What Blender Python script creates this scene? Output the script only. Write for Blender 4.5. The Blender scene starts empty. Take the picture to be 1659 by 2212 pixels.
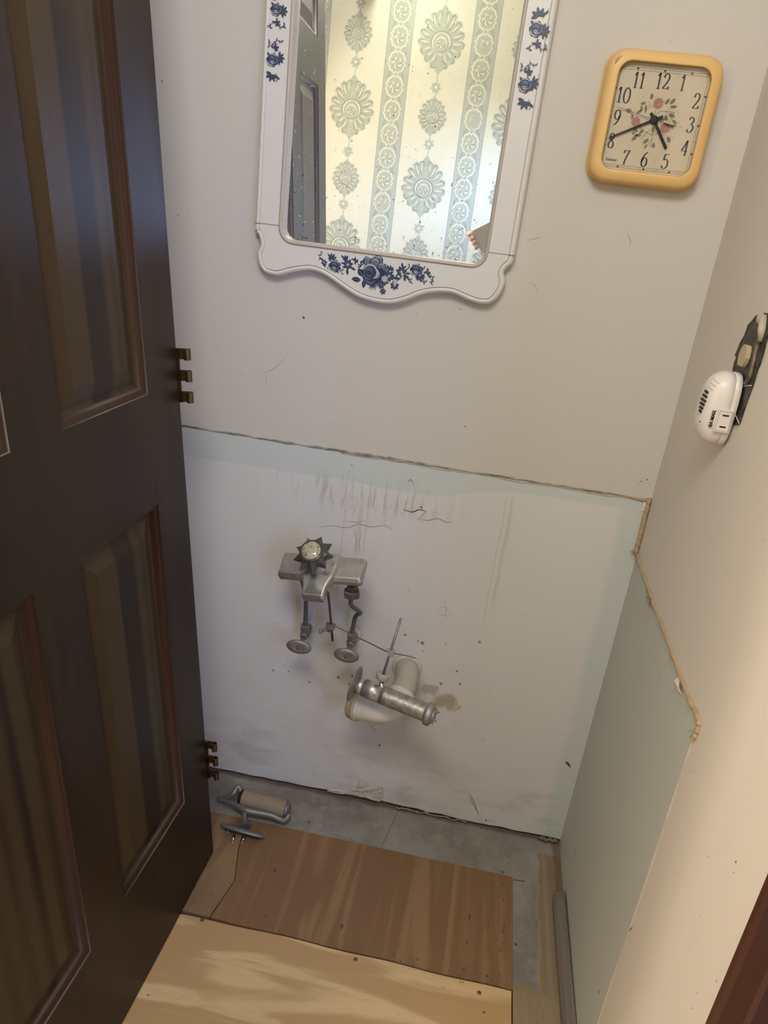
import bpy, math, random
from mathutils import Vector, Matrix, Euler
random.seed(7)
S = bpy.context.scene
COL = S.collection
# ------------------------------------------------------------------ camera, world, lights, exposure
CAM = Vector((-.3542, -1.4308, 1.3577)); CEU = Euler((1.1818, -.1132, .1607)); CR = CEU.to_matrix(); FPX = 1610.3
cd = bpy.data.cameras.new('camera'); cam = bpy.data.objects.new('camera', cd); COL.objects.link(cam)
cam.location = CAM; cam.rotation_euler = CEU
cd.sensor_fit = 'VERTICAL'; cd.sensor_height = 36; cd.lens = 36 * FPX / 2212; cd.clip_start = .004; cd.clip_end = 50
S.camera = cam
S.view_settings.view_transform = 'Standard'; S.view_settings.look = 'None'
S.view_settings.gamma = 1; S.view_settings.use_curve_mapping = False
S.view_settings.exposure = 0.0
W = bpy.data.worlds.new('world'); S.world = W; W.use_nodes = True
W.node_tree.nodes['Background'].inputs[0].default_value = (.85, 1, 1, 1)
W.node_tree.nodes['Background'].inputs[1].default_value = .73

def area(name, loc, to, size, power, col, sy=None, spread=180):
    l = bpy.data.lights.new(name, 'AREA'); l.energy = power; l.color = col; l.size = size
    l.spread = math.radians(spread)
    if sy: l.shape = 'RECTANGLE'; l.size_y = sy
    o = bpy.data.objects.new(name, l); COL.objects.link(o); o.location = loc
    o.rotation_euler = (Vector(to) - Vector(loc)).to_track_quat('-Z', 'Y').to_euler()
    return o
LIGHTS = [
 ('doorway_daylight', (.44, -1.80, 1.35), (-.7, 0, .85), .36, 9.5, (.36, .52, 1), .9),
 ('hall_warm_light', (-2.9, -1.98, .95), (0, -.85, .6), .4, 44, (1, .81, .72), 1.2),
 ('room_warm_light', (-1.0, -1.35, 2.32), (-.95, -2.0, 1.5), .3, 12.0, (.95, 1, .78)),
 ('window_patch_light', (.9, -1.3, 2.0), (-.65, -2, 1.35), .18, 2.4, (.35, .6, 1), None, 26),
 ('left_room_light', (-1.7, -1.65, 1.45), (0, -.4, .8), .7, 21.5, (1, .767, .49), 1.3),
 ('rear_fill_light', (-.50, -1.45, 2.32), (-.5, 0, .6), .5, 18, (1, .975, .92)),  # unseen soft fill added overhead behind the camera, lifting the back wall
]
for l_ in LIGHTS: area(*l_)

# ------------------------------------------------------------------ helpers
def wp(u, v, ax, val):
    d = CR @ Vector(((u - 829.5) / FPX, -(v - 1106) / FPX, -1)); t = (val - CAM[ax]) / d[ax]; return CAM + d * t

def tag(o, label=None, cat=None, group=None, kind=None):
    if label: o['label'] = label
    if cat: o['category'] = cat
    if group: o['group'] = group
    if kind: o['kind'] = kind
    return o
def thing(name, label, cat, loc=(0, 0, 0), group=None):
    o = bpy.data.objects.new(name, None); COL.objects.link(o); o.location = loc; o.empty_display_size = .05
    return tag(o, label, cat, group)
def catmull(P, n=8, closed=False):
    P = [Vector(p) for p in P]; out = []; N = len(P)
    rng = range(N if closed else N - 1)
    for i in rng:
        if closed: a, b, c, d = P[i-1], P[i], P[(i+1) % N], P[(i+2) % N]
        else: a, b, c, d = P[max(i-1, 0)], P[i], P[i+1], P[min(i+2, N-1)]
        for k in range(n):
            t = k / n
            out.append(.5 * ((2*b) + (c-a)*t + (2*a-5*b+4*c-d)*t*t + (3*b-a-3*c+d)*t**3))
    if not closed: out.append(P[-1])
    return out
class MB:
    def __init__(s): s.v = []; s.f = []; s.m = []; s.s = []
    def add(s, vs, fs, mi=0, sm=False, M=None):
        o = len(s.v)
        for v in vs:
            v = Vector(v); s.v.append(M @ v if M else v)
        for f in fs: s.f.append([i + o for i in f]); s.m.append(mi); s.s.append(sm)
        return s
    def box(s, a, b, mi=0, M=None):
        x0, y0, z0 = a; x1, y1, z1 = b
        return s.add([(x0,y0,z0),(x1,y0,z0),(x1,y1,z0),(x0,y1,z0),(x0,y0,z1),(x1,y0,z1),(x1,y1,z1),(x0,y1,z1)],
              [(0,3,2,1),(4,5,6,7),(0,1,5,4),(1,2,6,5),(2,3,7,6),(3,0,4,7)], mi, False, M)
    def loft(s, rings, mi=0, sm=True, cap=True, M=None, closed=True):
        n = len(rings[0]); vs = [p for r in rings for p in r]; fs = []
        for i in range(len(rings) - 1):
            for j in range(n if closed else n - 1):
                k = (j + 1) % n; fs.append((i*n+j, i*n+k, (i+1)*n+k, (i+1)*n+j))
        o = len(s.v); s.add(vs, fs, mi, sm, M)
        if cap:
            s.f.append([o + j for j in reversed(range(n))]); s.m.append(mi); s.s.append(False)
            s.f.append([o + (len(rings)-1)*n + j for j in range(n)]); s.m.append(mi); s.s.append(False)
        return s
    def tube(s, path, r, n=12, mi=0, cap=True, M=None, sm=True):
        P = [Vector(p) for p in path]; R = r if isinstance(r, (list, tuple)) else [r] * len(P); rings = []; up = None
        for i, p in enumerate(P):
            t = (P[min(i+1, len(P)-1)] - P[max(i-1, 0)]).normalized()
            if up is None: up = t.orthogonal().normalized()
            up = (up - t * up.dot(t)).normalized(); w = t.cross(up)
            rings.append([p + (up*math.cos(a) + w*math.sin(a)) * R[i] for a in [2*math.pi*k/n for k in range(n)]])
        return s.loft(rings, mi, sm, cap, M)
    def lathe(s, prof, o, axis, n=24, mi=0, sm=True, M=None, sx=1, ref=None, cap=True):
        o = Vector(o); a = Vector(axis).normalized()
        u = (Vector(ref) - a * Vector(ref).dot(a)).normalized() if ref else a.orthogonal().normalized()
        w = a.cross(u)
        rings = [[o + a*h + (u*math.cos(t)*sx + w*math.sin(t)) * max(r, 1e-5) for t in [2*math.pi*k/n for k in range(n)]] for r, h in prof]
        return s.loft(rings, mi, sm, cap, M)
    def poly(s, pts, mi=0, M=None): return s.add(pts, [tuple(range(len(pts)))], mi, False, M)
    def ribbon(s, pts, w, mi=0, M=None):   # 2D points -> flat ribbon; M maps (x,y,0)
        P = [Vector((p[0], p[1])) for p in pts]; L = []
        for i, p in enumerate(P):
            t = P[min(i+1, len(P)-1)] - P[max(i-1, 0)]
            if t.length < 1e-9: t = Vector((1, 0))
            t.normalize(); n = Vector((-t.y, t.x)); ww = w[i] if isinstance(w, (list, tuple)) else (w(t, i/(len(P)-1)) if callable(w) else w)
            L.append((p + n*ww/2, p - n*ww/2))
        vs = [(a.x, a.y, 0) for a, b in L] + [(b.x, b.y, 0) for a, b in L]; n = len(L)
        return s.add(vs, [(n+i, n+i+1, i+1, i) for i in range(n-1)], mi, False, M)
    def build(s, name, mats, parent=None, smooth=None):
        off = Vector((0, 0, 0)); p = parent
        while p is not None: off += p.location; p = p.parent
        me = bpy.data.meshes.new(name); me.from_pydata([tuple(v - off) for v in s.v], [], s.f)
        for m in (mats if isinstance(mats, (list, tuple)) else [mats]): me.materials.append(m)
        for p, mi, sm in zip(me.polygons, s.m, s.s): p.material_index = mi; p.use_smooth = sm
        me.update()
        o = bpy.data.objects.new(name, me); COL.objects.link(o)
        if parent: o.parent = parent
        return o
def bevel(o, w, seg=2, ang=35):
    b = o.modifiers.new('bevel', 'BEVEL'); b.width = w; b.segments = seg; b.limit_method = 'ANGLE'; b.angle_limit = math.radians(ang)
    return o
def subsurf(o, n=2):
    b = o.modifiers.new('sub', 'SUBSURF'); b.levels = n; b.render_levels = n
    for p in o.data.polygons: p.use_smooth = True
    return o
def frame(o, ux, uy, un=None):
    ux = Vector(ux); uy = Vector(uy); un = Vector(un) if un else ux.cross(uy)
    return Matrix(((ux.x, uy.x, un.x, o[0]), (ux.y, uy.y, un.y, o[1]), (ux.z, uy.z, un.z, o[2]), (0, 0, 0, 1)))

# ---- node expressions
class E:
    nt = None
    def __init__(s, k): s.k = k
    @staticmethod
    def mth(op, *a):
        n = E.nt.nodes.new('ShaderNodeMath'); n.operation = op
        for i, x in enumerate(a):
            if isinstance(x, E): E.nt.links.new(x.k, n.inputs[i])
            else: n.inputs[i].default_value = float(x)
        return E(n.outputs[0])
    def __add__(s, o): return E.mth('ADD', s, o)
    __radd__ = __add__
    def __sub__(s, o): return E.mth('SUBTRACT', s, o)
    def __rsub__(s, o): return E.mth('SUBTRACT', o, s)
    def __mul__(s, o): return E.mth('MULTIPLY', s, o)
    __rmul__ = __mul__
    def __truediv__(s, o): return E.mth('DIVIDE', s, o)
    def __neg__(s): return E.mth('MULTIPLY', s, -1)
def sst(x, a, b):   # smoothstep a->b (0..1), works for a>b too
    n = E.nt.nodes.new('ShaderNodeMapRange'); n.interpolation_type = 'SMOOTHSTEP'
    inv = a > b
    if inv: a, b = b, a
    n.inputs['From Min'].default_value = a; n.inputs['From Max'].default_value = b
    n.inputs['To Min'].default_value = 1 if inv else 0; n.inputs['To Max'].default_value = 0 if inv else 1
    E.nt.links.new(x.k, n.inputs['Value']); return E(n.outputs[0])
def vmul(v, xyz, add=(0, 0, 0)):
    n = E.nt.nodes.new('ShaderNodeVectorMath'); n.operation = 'MULTIPLY_ADD'
    E.nt.links.new(v.k, n.inputs[0]); n.inputs[1].default_value = xyz; n.inputs[2].default_value = add; return E(n.outputs[0])
def comb(x, y, z):
    n = E.nt.nodes.new('ShaderNodeCombineXYZ')
    for i, a in enumerate((x, y, z)):
        if isinstance(a, E): E.nt.links.new(a.k, n.inputs[i])
        else: n.inputs[i].default_value = a
    return E(n.outputs[0])
def noise(v, sc, det=3, rough=.55, dist=0):
    n = E.nt.nodes.new('ShaderNodeTexNoise'); n.inputs['Scale'].default_value = sc; n.inputs['Detail'].default_value = det
    n.inputs['Roughness'].default_value = rough; n.inputs['Distortion'].default_value = dist
    E.nt.links.new(v.k, n.inputs['Vector']); return E(n.outputs[0])
def voro(v, sc, feat='F1'):
    n = E.nt.nodes.new('ShaderNodeTexVoronoi'); n.inputs['Scale'].default_value = sc; n.feature = feat
    E.nt.links.new(v.k, n.inputs['Vector']); return E(n.outputs[0])
def mix(f, a, b):
    n = E.nt.nodes.new('ShaderNodeMix'); n.data_type = 'RGBA'; n.clamp_factor = True
    if isinstance(f, E): E.nt.links.new(f.k, n.inputs[0])
    else: n.inputs[0].default_value = f
    for i, c in ((6, a), (7, b)):
        if isinstance(c, E): E.nt.links.new(c.k, n.inputs[i])
        else: n.inputs[i].default_value = (*c, 1)
    return E(n.outputs[2])
def lin(r, g, b): return tuple(((c/255+.055)/1.055)**2.4 if c > 10 else c/255/12.92 for c in (r, g, b))
def mat(name, fn=None, col=(.5, .5, .5), rough=.6, metal=0, **kw):
    """fn(pos) -> dict(color=, rough=, bump=, metal=)"""
    m = bpy.data.materials.new(name); m.use_nodes = True; nt = m.node_tree; b = nt.nodes['Principled BSDF']
    b.inputs['Base Color'].default_value = (*col, 1); b.inputs['Roughness'].default_value = rough; b.inputs['Metallic'].default_value = metal
    for k, v in kw.items(): b.inputs[k].default_value = v
    E.nt = nt
    tc = nt.nodes.new('ShaderNodeTexCoord'); pos = E(tc.outputs['Object'])
    sep = nt.nodes.new('ShaderNodeSeparateXYZ'); nt.links.new(pos.k, sep.inputs[0])
    r = fn(pos, *(E(o) for o in sep.outputs)) if fn else dict(color=mix(noise(pos, 60, 3) * .25, col, tuple(c * .6 for c in col)))
    if 'color' in r: nt.links.new(r['color'].k, b.inputs['Base Color'])
    if 'rough' in r: nt.links.new(r['rough'].k, b.inputs['Roughness'])
    if 'metal' in r: nt.links.new(r['metal'].k, b.inputs['Metallic'])
    if 'bump' in r:
        bp = nt.nodes.new('ShaderNodeBump'); bp.inputs['Strength'].default_value = r.get('bs', .3); bp.inputs['Distance'].default_value = r.get('bd', .001)
        nt.links.new(r['bump'].k, bp.inputs['Height']); nt.links.new(bp.outputs[0], b.inputs['Normal'])
    return m
def up_mask():   # world-up component of the surface: dust settles on ledges
    g = E.nt.nodes.new('ShaderNodeNewGeometry'); s_ = E.nt.nodes.new('ShaderNodeSeparateXYZ'); E.nt.links.new(g.outputs['Normal'], s_.inputs[0]); return E(s_.outputs[2])
def gauss(x, c, w): return E.mth('EXPONENT', -1 * ((x - c) / w) * ((x - c) / w))

CREAM = (.60, .565, .52); PALE = (.570, .603, .590); LILAC = (.68, .665, .665); BROWN = (.30, .20, .11)
def fn_back(p, x, y, z):
    big = noise(p, 2.2, 3)
    c = mix(big * .25, CREAM, (.55, .515, .47))
    # bare blue-green paint below the old backsplash line, lilac-white paint under it
    low = sst(z, .891, .888)
    edge = noise(vmul(p, (1, 1, .2)), 9, 4, .6)
    zb = .862 - .037 * sst(x, -.25, -.45) + (edge - .5) * .02
    lil = sst(z - zb, .003, -.003) * sst(x + .046 + (noise(vmul(p, (.3, 1, 1)), 4, 3) - .5) * .03, .010, -.012)
    lowc = mix(lil, PALE, mix(big, LILAC, (.645, .625, .62)))
    c = mix(low, c, lowc)
    # drips under the line
    st = noise(vmul(p, (90, 1, 9)), 1, 3, .6, .6)
    dm = gauss(z, .80, .032) * gauss(x, -.56, .15) * low
    c = mix(E.mth('MINIMUM', dm * sst(st, .50, .64) * .75, .5), c, (.40, .33, .27))
    dm2 = gauss(z, .77, .05) * gauss(x, -.50, .13) * low
    c = mix(dm2 * sst(noise(vmul(p, (50, 1, 50)), 1, 4, .7, 1.5), .56, .64) * .4, c, (.45, .38, .32))
    # long run-down trails
    for xc, w, z0, z1 in ((-.567, .0045, .78, .66), (-.553, .002, .78, .67), (-.262, .004, .85, .60), (-.60, .0015, .80, .55), (-.275, .0015, .85, .55)):
        c = mix(gauss(x + (noise(p, 7, 2) - .5) * .012, xc, w) * sst(z, z1 - .03, z1 + .03) * sst(z, z0 + .01, z0 - .01) * .33, c, (.42, .34, .26))
    # grime near the drain and floor
    gm = gauss(z, .33, .15) * gauss(x, -.50, .22)
    c = mix(gm * sst(noise(p, 9, 5, .65), .47, .68) * .45, c, (.42, .37, .31))
    gm2 = sst(z, .26, .05) * low
    c = mix(gm2 * sst(noise(vmul(p, (1, 1, 2.5)), 7, 5, .65), .45, .7) * .45, c, (.36, .31, .26))
    c = mix(sst(noise(p, 24, 4, .7), .68, .78) * .35 * (gm + gm2 * .6), c, (.25, .2, .16))
    c = mix(gauss(x + (noise(p, 9, 3) - .5) * .02, -.686, .011) * gauss(z, .51, .055) * .4, c, (.42, .33, .22))
    # brown stain blots right of the trap
    r = E.mth('SQRT', ((x + .325) * (x + .325)) + ((z - .335) * (z - .335)) * 1.4) + (noise(p, 32, 4, .6) - .5) * .06
    c = mix(sst(r, .034, .018) * .7, c, (.34, .235, .12))
    r = E.mth('SQRT', ((x + .365) * (x + .365)) + ((z - .36) * (z - .36)) * 1.4) + (noise(p, 32, 4, .6) - .5) * .06
    c = mix(sst(r, .022, .01) * .6, c, (.36, .26, .14))
    # overall faint specks
    c = mix(sst(noise(p, 75, 2, .8), .735, .765) * .5, c, (.25, .2, .16))
    # rust brown at the foot
    c = mix(sst(z + (noise(p, 30, 3) - .5) * .012, .012, .004) * .75, c, (.22, .15, .10))
    h = noise(p, 260, 2) * .4 + low * -.5 + lil * .25
    return dict(color=c, bump=h, bs=.25, bd=.0012)
def fn_right(p, x, y, z):
    big = noise(p, 2.5, 3)
    c = mix(big * .35, (.65, .60, .535), (.60, .55, .49))
    low = sst(z, .772, .768)
    yb = y + .541 + (noise(p, 3, 2) - .5) * .012
    bl = low * sst(yb, -.002, .002)
    c = mix(bl, c, mix(big * .5, (.50, .525, .485), (.47, .49, .445)))
    c = mix(low * sst(E.mth('ABSOLUTE', yb + .004), .004, .0015) * sst(noise(p, 14, 3), .40, .5) * .8, c, (.80, .76, .68))
    c = mix(sst(noise(vmul(p, (1, 1, .35)), 48, 2, .8), .73, .76) * .5, c, (.22, .17, .12))
    h = noise(p, 230, 2) * .4 - bl * .6
    return dict(color=c, bump=h, bs=.25, bd=.0012)
M = {}
M['wall_back'] = mat('painted_drywall_back', fn_back, rough=.72)
M['wall_right'] = mat('painted_drywall_right', fn_right, rough=.62)
M['plain'] = mat('plain_paint', None, (.62, .58, .52), .8)
M['ceil'] = mat('ceiling_paint', None, (.7, .68, .64), .9)
M['mark'] = mat('wall_mark', None, (.10, .08, .06), .8)
M['mark2'] = mat('wall_mark_soft', None, (.30, .25, .20), .8)
M['rawwood'] = mat('raw_wood_brown', lambda p, x, y, z: dict(color=mix(noise(p, 40, 4, .7), (.13, .08, .05), (.30, .20, .13)), bump=noise(p, 90, 4), bs=.5), rough=.85)
M['gypsum'] = mat('torn_gypsum_paper', lambda p, x, y, z: dict(color=mix(noise(p, 60, 4, .7), (.62, .57, .52), (.42, .37, .33)), bump=noise(p, 120, 4), bs=.6, bd=.002), rough=.9)

# ------------------------------------------------------------------ structure
def struct(mb, name, mats, **k): return tag(mb.build(name, mats), kind='structure')
def ragged(pts, step=.012, amp=.0015):
    out = []
    for i, a in enumerate(pts):
        b = pts[(i + 1) % len(pts)]; a = Vector(a); b = Vector(b); n = max(1, int((b-a).length / step))
        for k in range(n):
            q = a.lerp(b, k / n); d = (b-a).normalized(); q = q + Vector((-d.y, d.x)) * random.uniform(-amp, amp); out.append(q)
    return out
BK = frame((0, 0, 0), (1, 0, 0), (0, 0, 1), (0, -1, 0))      # back wall plane: (x, z)
RT = frame((0, 0, 0), (0, 1, 0), (0, 0, 1), (-1, 0, 0))       # right wall plane: (y, z)
def lift(F, h): return F @ Matrix.Translation((0, 0, h))
def pxb(L, y=0): return [(lambda q: (q.x, q.z))(wp(u, v, 1, y)) for u, v in L]
def pxr(L, x=0): return [(lambda q: (q.y, q.z))(wp(u, v, 0, x)) for u, v in L]

w = MB()
foot = [(-1.02, .013)] + [(x, .0125 + .002*math.sin(x*9) + random.uniform(-.003, .002)) for x in [-.95 + .03*i for i in range(31)]] + [(0, .011)]
foot = foot + [(0, 2.4), (-1.02, 2.4)]
w.poly([(a, 0, b) for a, b in foot], 0); w.add([(-1.02, .1, .01), (0, .1, .01), (0, .1, 2.4), (-1.02, .1, 2.4)], [(0, 1, 2, 3)], 0)
w.box((-1.02, .012, -.02), (0, .1, .03), 1)
for i in range(len(foot) - 3):
    a, b = foot[i], foot[i+1]; w.add([(a[0], 0, a[1]), (b[0], 0, b[1]), (b[0], .012, b[1]), (a[0], .012, a[1])], [(0, 1, 2, 3)], 1)
# scratches, specks and blots seen on the painted board
def scratch(F, L, wd, mi, mb=w, h=.0003):
    mb.ribbon([(p.x, p.y) for p in catmull([Vector(q) for q in L], 5)], lambda t, k: wd * (.35 + .65 * math.sin(math.pi * min(max(k, .02), .98))), mi, lift(F, h))
def speck(F, c, r, mi, mb=w, asp=1, h=.0003):
    n = 9; mb.add([(c[0] + r*asp*math.cos(a)*random.uniform(.7, 1.1), c[1] + r*math.sin(a)*random.uniform(.7, 1.1), 0) for a in [2*math.pi*k/n for k in range(n)]], [tuple(range(n))], mi, False, lift(F, h))
for L, wd, mi in [([(565,805),(585,800),(605,785),(622,762)], .0008, 3), ([(576,808),(574,835)], .0008, 3), ([(1138,520),(1155,516),(1170,512)], .0010, 3),
                  ([(1355,505),(1362,520),(1360,530)], .0012, 3), ([(1015,1715),(1025,1735),(1034,1762)], .0022, 3), ([(1012,1712),(1022,1738),(1036,1760)], .0010, 2),
                  ([(1222,1645),(1227,1650),(1232,1657)], .0065, 2), ([(690,1138),(720,1136),(750,1140),(775,1132),(800,1138),(830,1136),(850,1146)], .0016, 3),
                  ([(870,1100),(890,1106),(905,1101),(920,1104)], .0026, 2), ([(900,1120),(925,1124),(945,1120),(965,1128),(980,1127)], .0018, 3),
                  ([(880,1042),(888,1036),(894,1048)], .0018, 3), ([(905,1122),(915,1110),(921,1104)], .0015, 3), ([(745,1125),(770,1128),(790,1124)], .0012, 3),
                  ([(945,1320),(955,1310),(966,1318),(974,1330)], .0008, 3), ([(950,1330),(960,1328),(968,1335)], .0008, 3), ([(955,1305),(962,1298),(964,1330)], .0007, 3),
                  ([(765,1145),(770,1165),(765,1196)], .0012, 3), ([(782,1150),(776,1170),(778,1198)], .0012, 3), ([(1146,612),(1156,616),(1160,628)], .0008, 3),
                  ([(530,1560),(528,1590)], .0007, 3), ([(1045,1772),(1075,1775)], .001, 3), ([(590,1345),(600,1347)], .0007, 3)]:
    scratch(BK, pxb(L), wd, mi)
for u, v, r, mi in [(656,686,.0028,2),(385,465,.0012,2),(405,455,.001,2),(350,176,.002,3),(995,668,.0012,2),(715,912,.001,2),(900,678,.001,2),(1005,921,.002,3),(1385,1040,.0015,2),(1378,1044,.001,2),(1398,1036,.0015,2),(1402,1046,.001,2),
                    (875,1371,.0035,3),(903,1385,.0025,3),(912,1389,.005,3),(915,1406,.002,3),(963,1390,.002,3),(987,1450,.0035,3),(993,1477,.0035,3),(1036,1387,.004,3),(668,1473,.003,3),(624,1450,.0025,3),(614,1437,.002,3),(590,1448,.003,3),(731,1463,.004,3),
                    (953,1477,.004,3),(945,1485,.0025,3),(990,1530,.002,3),(883,1275,.0012,2),(885,1236,.001,2),(886,1287,.001,2),(820,1610,.003,2),(1044,1600,.002,3),(1056,1498,.0015,3),
                    (1050,1772,.0025,2),(478,1650,.0016,2),(940,1080,.001,2),(910,1096,.0025,2),(640,1145,.001,2),(980,1560,.0012,2),(955,1575,.001,2),(1130,1330,.001,2),(760,1005,.0015,2)]:
    speck(BK, pxb([(u, v)])[0], r, mi)
for _ in range(70):
    speck(BK, (random.uniform(-.85, -.05), random.uniform(.05, 1.8)), random.uniform(.0003, .0008), random.choice((2, 3)))
wb = struct(w, 'wall_back', [M['wall_back'], M['rawwood'], M['mark'], M['mark2']])

w = MB()
w.add([(0, 0, -.02), (0, -.843, -.02), (0, -.843, 2.4), (0, 0, 2.4)], [(0, 1, 2, 3)], 0)
w.add([(.1, .1, -.02), (.1, -.843, -.02), (.1, -.843, 2.4), (.1, .1, 2.4), (0, -.843, -.02), (0, -.843, 2.4)], [(0, 3, 2, 1), (1, 2, 5, 4)], 0)
for L, wd, mi in [([(1244,1735),(1243,1780),(1240,1815)], .0009, 1), ([(1243,1830),(1243,1853)], .0016, 1), ([(1360,2010),(1366,2003)], .002, 1), ([(1292,2138),(1295,2146)], .002, 1)]:
    scratch(RT, pxr(L), wd, mi, w)
for u, v, r in [(1370,1270,.0022),(1334,1302,.0015),(1340,1430,.001),(1370,1432,.001),(1350,1530,.001),(1530,1850,.0014),(1590,1862,.002),(1585,1885,.0016),(1462,1835,.0008),(1548,2118,.0018),(1496,2178,.0018),(1507,2145,.0014),(1440,1060,.002),(1578,1205,.001),(1570,1240,.0012),(1585,1160,.001),(1608,1420,.001),(1648,1165,.0016),(1560,1430,.001),(1498,1665,.0014),(1490,1668,.0014),(1300,1630,.0014),(1512,1980,.0014)]:
    speck(RT, pxr([(u, v)])[0], r, 1 if random.random() < .5 else 2, w, .6)
for _ in range(60): speck(RT, (random.uniform(-.8, -.02), random.uniform(.1, 1.9)), random.uniform(.0004, .0010), 2, w, .6)
struct(w, 'wall_right', [M['wall_right'], M['mark'], M['mark2']])
struct(MB().box((-1.10, -1.04, -.02), (-1.02, .1, 2.4)), 'wall_left', M['plain'])
struct(MB().box((-3.4, -2.1, 2.4), (1.6, .1, 2.46)), 'ceiling', M['ceil'])

# rear wall with damask wallpaper (seen in the mirror)
def fn_paper(p, x, y, z):
    c = mix(noise(p, 12, 4, .6), (.66, .61, .50), (.57, .55, .46))
    n = E.nt.nodes.new('ShaderNodeMath'); n.operation = 'PINGPONG'
    k = E.mth('PINGPONG', x + .915 + .337 * 20, .337 / 2)
    c = mix(sst(k, .0485, .0475), c, mix(noise(p, 160, 2), (.40, .41, .36), (.36, .375, .33)))
    c = mix(sst(E.mth('ABSOLUTE', k - .0495), .0025, .0012), c, (.30, .32, .30))
    c = mix(sst(noise(p, 28, 2), .62, .68) * .25, c, (.50, .49, .42))
    return dict(color=c)
M['paper'] = mat('damask_wallpaper', fn_paper, rough=.45)
M['pm1'] = mat('damask_motif', None, (.40, .415, .35), .5); M['pm2'] = mat('damask_motif_deep', None, (.31, .325, .275), .5); M['pm3'] = mat('damask_highlight', None, (.70, .66, .54), .45)
RW = frame((0, -2.0, 0), (1, 0, 0), (0, 0, 1), (0, 1, 0))
w = MB(); w.add([(-3.4, -2, 0), (1.6, -2, 0), (1.6, -2, 2.4), (-3.4, -2, 2.4)], [(3, 2, 1, 0)]); w.add([(-3.4, -2.1, 0), (1.6, -2.1, 0), (1.6, -2.1, 2.4), (-3.4, -2.1, 2.4)], [(0, 1, 2, 3)])
HC = [0]
def uh():
    HC[0] = (HC[0] + 1) % 60; return HC[0] * .000012
def leaf2(c, L, wd, a, mi, h, mb=w, F=RW, ser=0, curl=0):
    if F is RW: h += uh()
    P = []; n = 7; ca, sa = math.cos(a), math.sin(a)
    side = []
    for k in range(n + 1):
        t = k / n; ww = wd/2 * math.sin(math.pi * t) ** .75 * (1 - .25*t)
        if ser and 0 < k < n: ww *= 1 + ser * (1 if k % 2 else -1)
        side.append((t * L, ww, curl * L * t * t))
    for (x, y, cv) in side: P.append((x, y + cv))
    for (x, y, cv) in reversed(side[1:-1]): P.append((x, -y + cv))
    mb.add([(c[0] + x*ca - y*sa, c[1] + x*sa + y*ca, 0) for x, y in P], [tuple(range(len(P)))], mi, False, lift(F, h))
def arc2(c, r, a0, a1, wd, mi, h, mb=w, F=RW, sx=1):
    P = [(c[0] + r*sx*math.cos(a0 + (a1-a0)*k/8), c[1] + r*math.sin(a0 + (a1-a0)*k/8)) for k in range(9)]
    mb.ribbon(P, lambda t, k: wd * (.2 + .8*math.sin(math.pi*min(max(k, .03), .97))), mi, lift(F, h))
def blob2(c, r, mi, h, mb=w, F=RW, lobes=0, amp=.12, sx=1, ph=0, n=28):
    if F is RW: h += uh()
    mb.add([(c[0] + r*sx*(1 + amp*abs(math.sin(lobes*a/2 + ph)) - amp/2)*math.cos(a), c[1] + r*(1 + amp*abs(math.sin(lobes*a/2 + ph)) - amp/2)*math.sin(a), 0) for a in [2*math.pi*k/n for k in range(n)]], [tuple(range(n))], mi, False, lift(F, h))
R = math.radians
def damask(cx, cz, s):
    # broad acanthus leaves around a seeded heart, pale veins and curls on top
    out = [(.010,.045,.062,.026,80),(.018,.040,.062,.030,58),(.030,.030,.058,.034,38),(.040,.012,.052,.036,14),(.040,-.008,.056,.036,-6),(.032,-.024,.055,.036,-28),(.022,-.036,.055,.036,-50),(.010,-.045,.058,.036,-74),
           (.012,.060,.040,.018,50),(.030,.052,.034,.018,70),(.052,.030,.030,.020,62),(.058,-.020,.030,.022,-40),(.036,-.050,.030,.022,-20),(.0,.0,.070,.060,20),(.0,.0,.070,.060,-20),(.0,.0,.06,.06,60),(.0,.0,.06,.06,-60)]
    for sg in (1, -1):
        for x, z, l, wd, a in out:
            leaf2((cx + sg*x*s, cz + z*s), l*s, wd*s, R(a) if sg == 1 else R(180-a), 1, .0004, ser=.22, curl=.14*sg)
    for sg in (1, -1):
        for x, z, l, wd, a in out[:8]:
            leaf2((cx + sg*(x+.006)*s, cz + z*s), l*.72*s, .0055*s, R(a) if sg == 1 else R(180-a), 3, .0013, curl=.2*sg)
            ex, ez = (x + l*.70*math.cos(R(a)))*s, (z + l*.70*math.sin(R(a)))*s
            arc2((cx + sg*ex, cz + ez), .011*s, R(a-70) if sg == 1 else R(180-a+70), R(a+150) if sg == 1 else R(180-a-150), .004*s, 2, .0020)
            leaf2((cx + sg*(x+.002)*s, cz + (z-.006)*s), l*.6*s, .004*s, R(a-14) if sg == 1 else R(180-a+14), 2, .0013, curl=.2*sg)
        arc2((cx, cz - .008*s), .034*s, R(90), R(90 - sg*130), .006*s, 3, .0022)
        arc2((cx, cz - .008*s), .041*s, R(100), R(90 - sg*120), .004*s, 2, .0022)
    blob2((cx, cz - .01*s), .029*s, 1, .0024, lobes=10); arc2((cx, cz-.012*s), .022*s, 0, math.pi, .004*s, 3, .0034)
    for q in range(9): blob2((cx + .013*s*math.cos(q*.7), cz - .014*s + .010*s*math.sin(q*.7)), .0030*s, 3 if q % 2 else 2, .0034, n=8)
    leaf2((cx, cz + .055*s), .055*s, .032*s, R(90), 1, .0004, ser=.15); leaf2((cx, cz - .05*s), .070*s, .04*s, R(-90), 1, .0004, ser=.15); blob2((cx, cz + .108*s), .011*s, 1, .0005)
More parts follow.
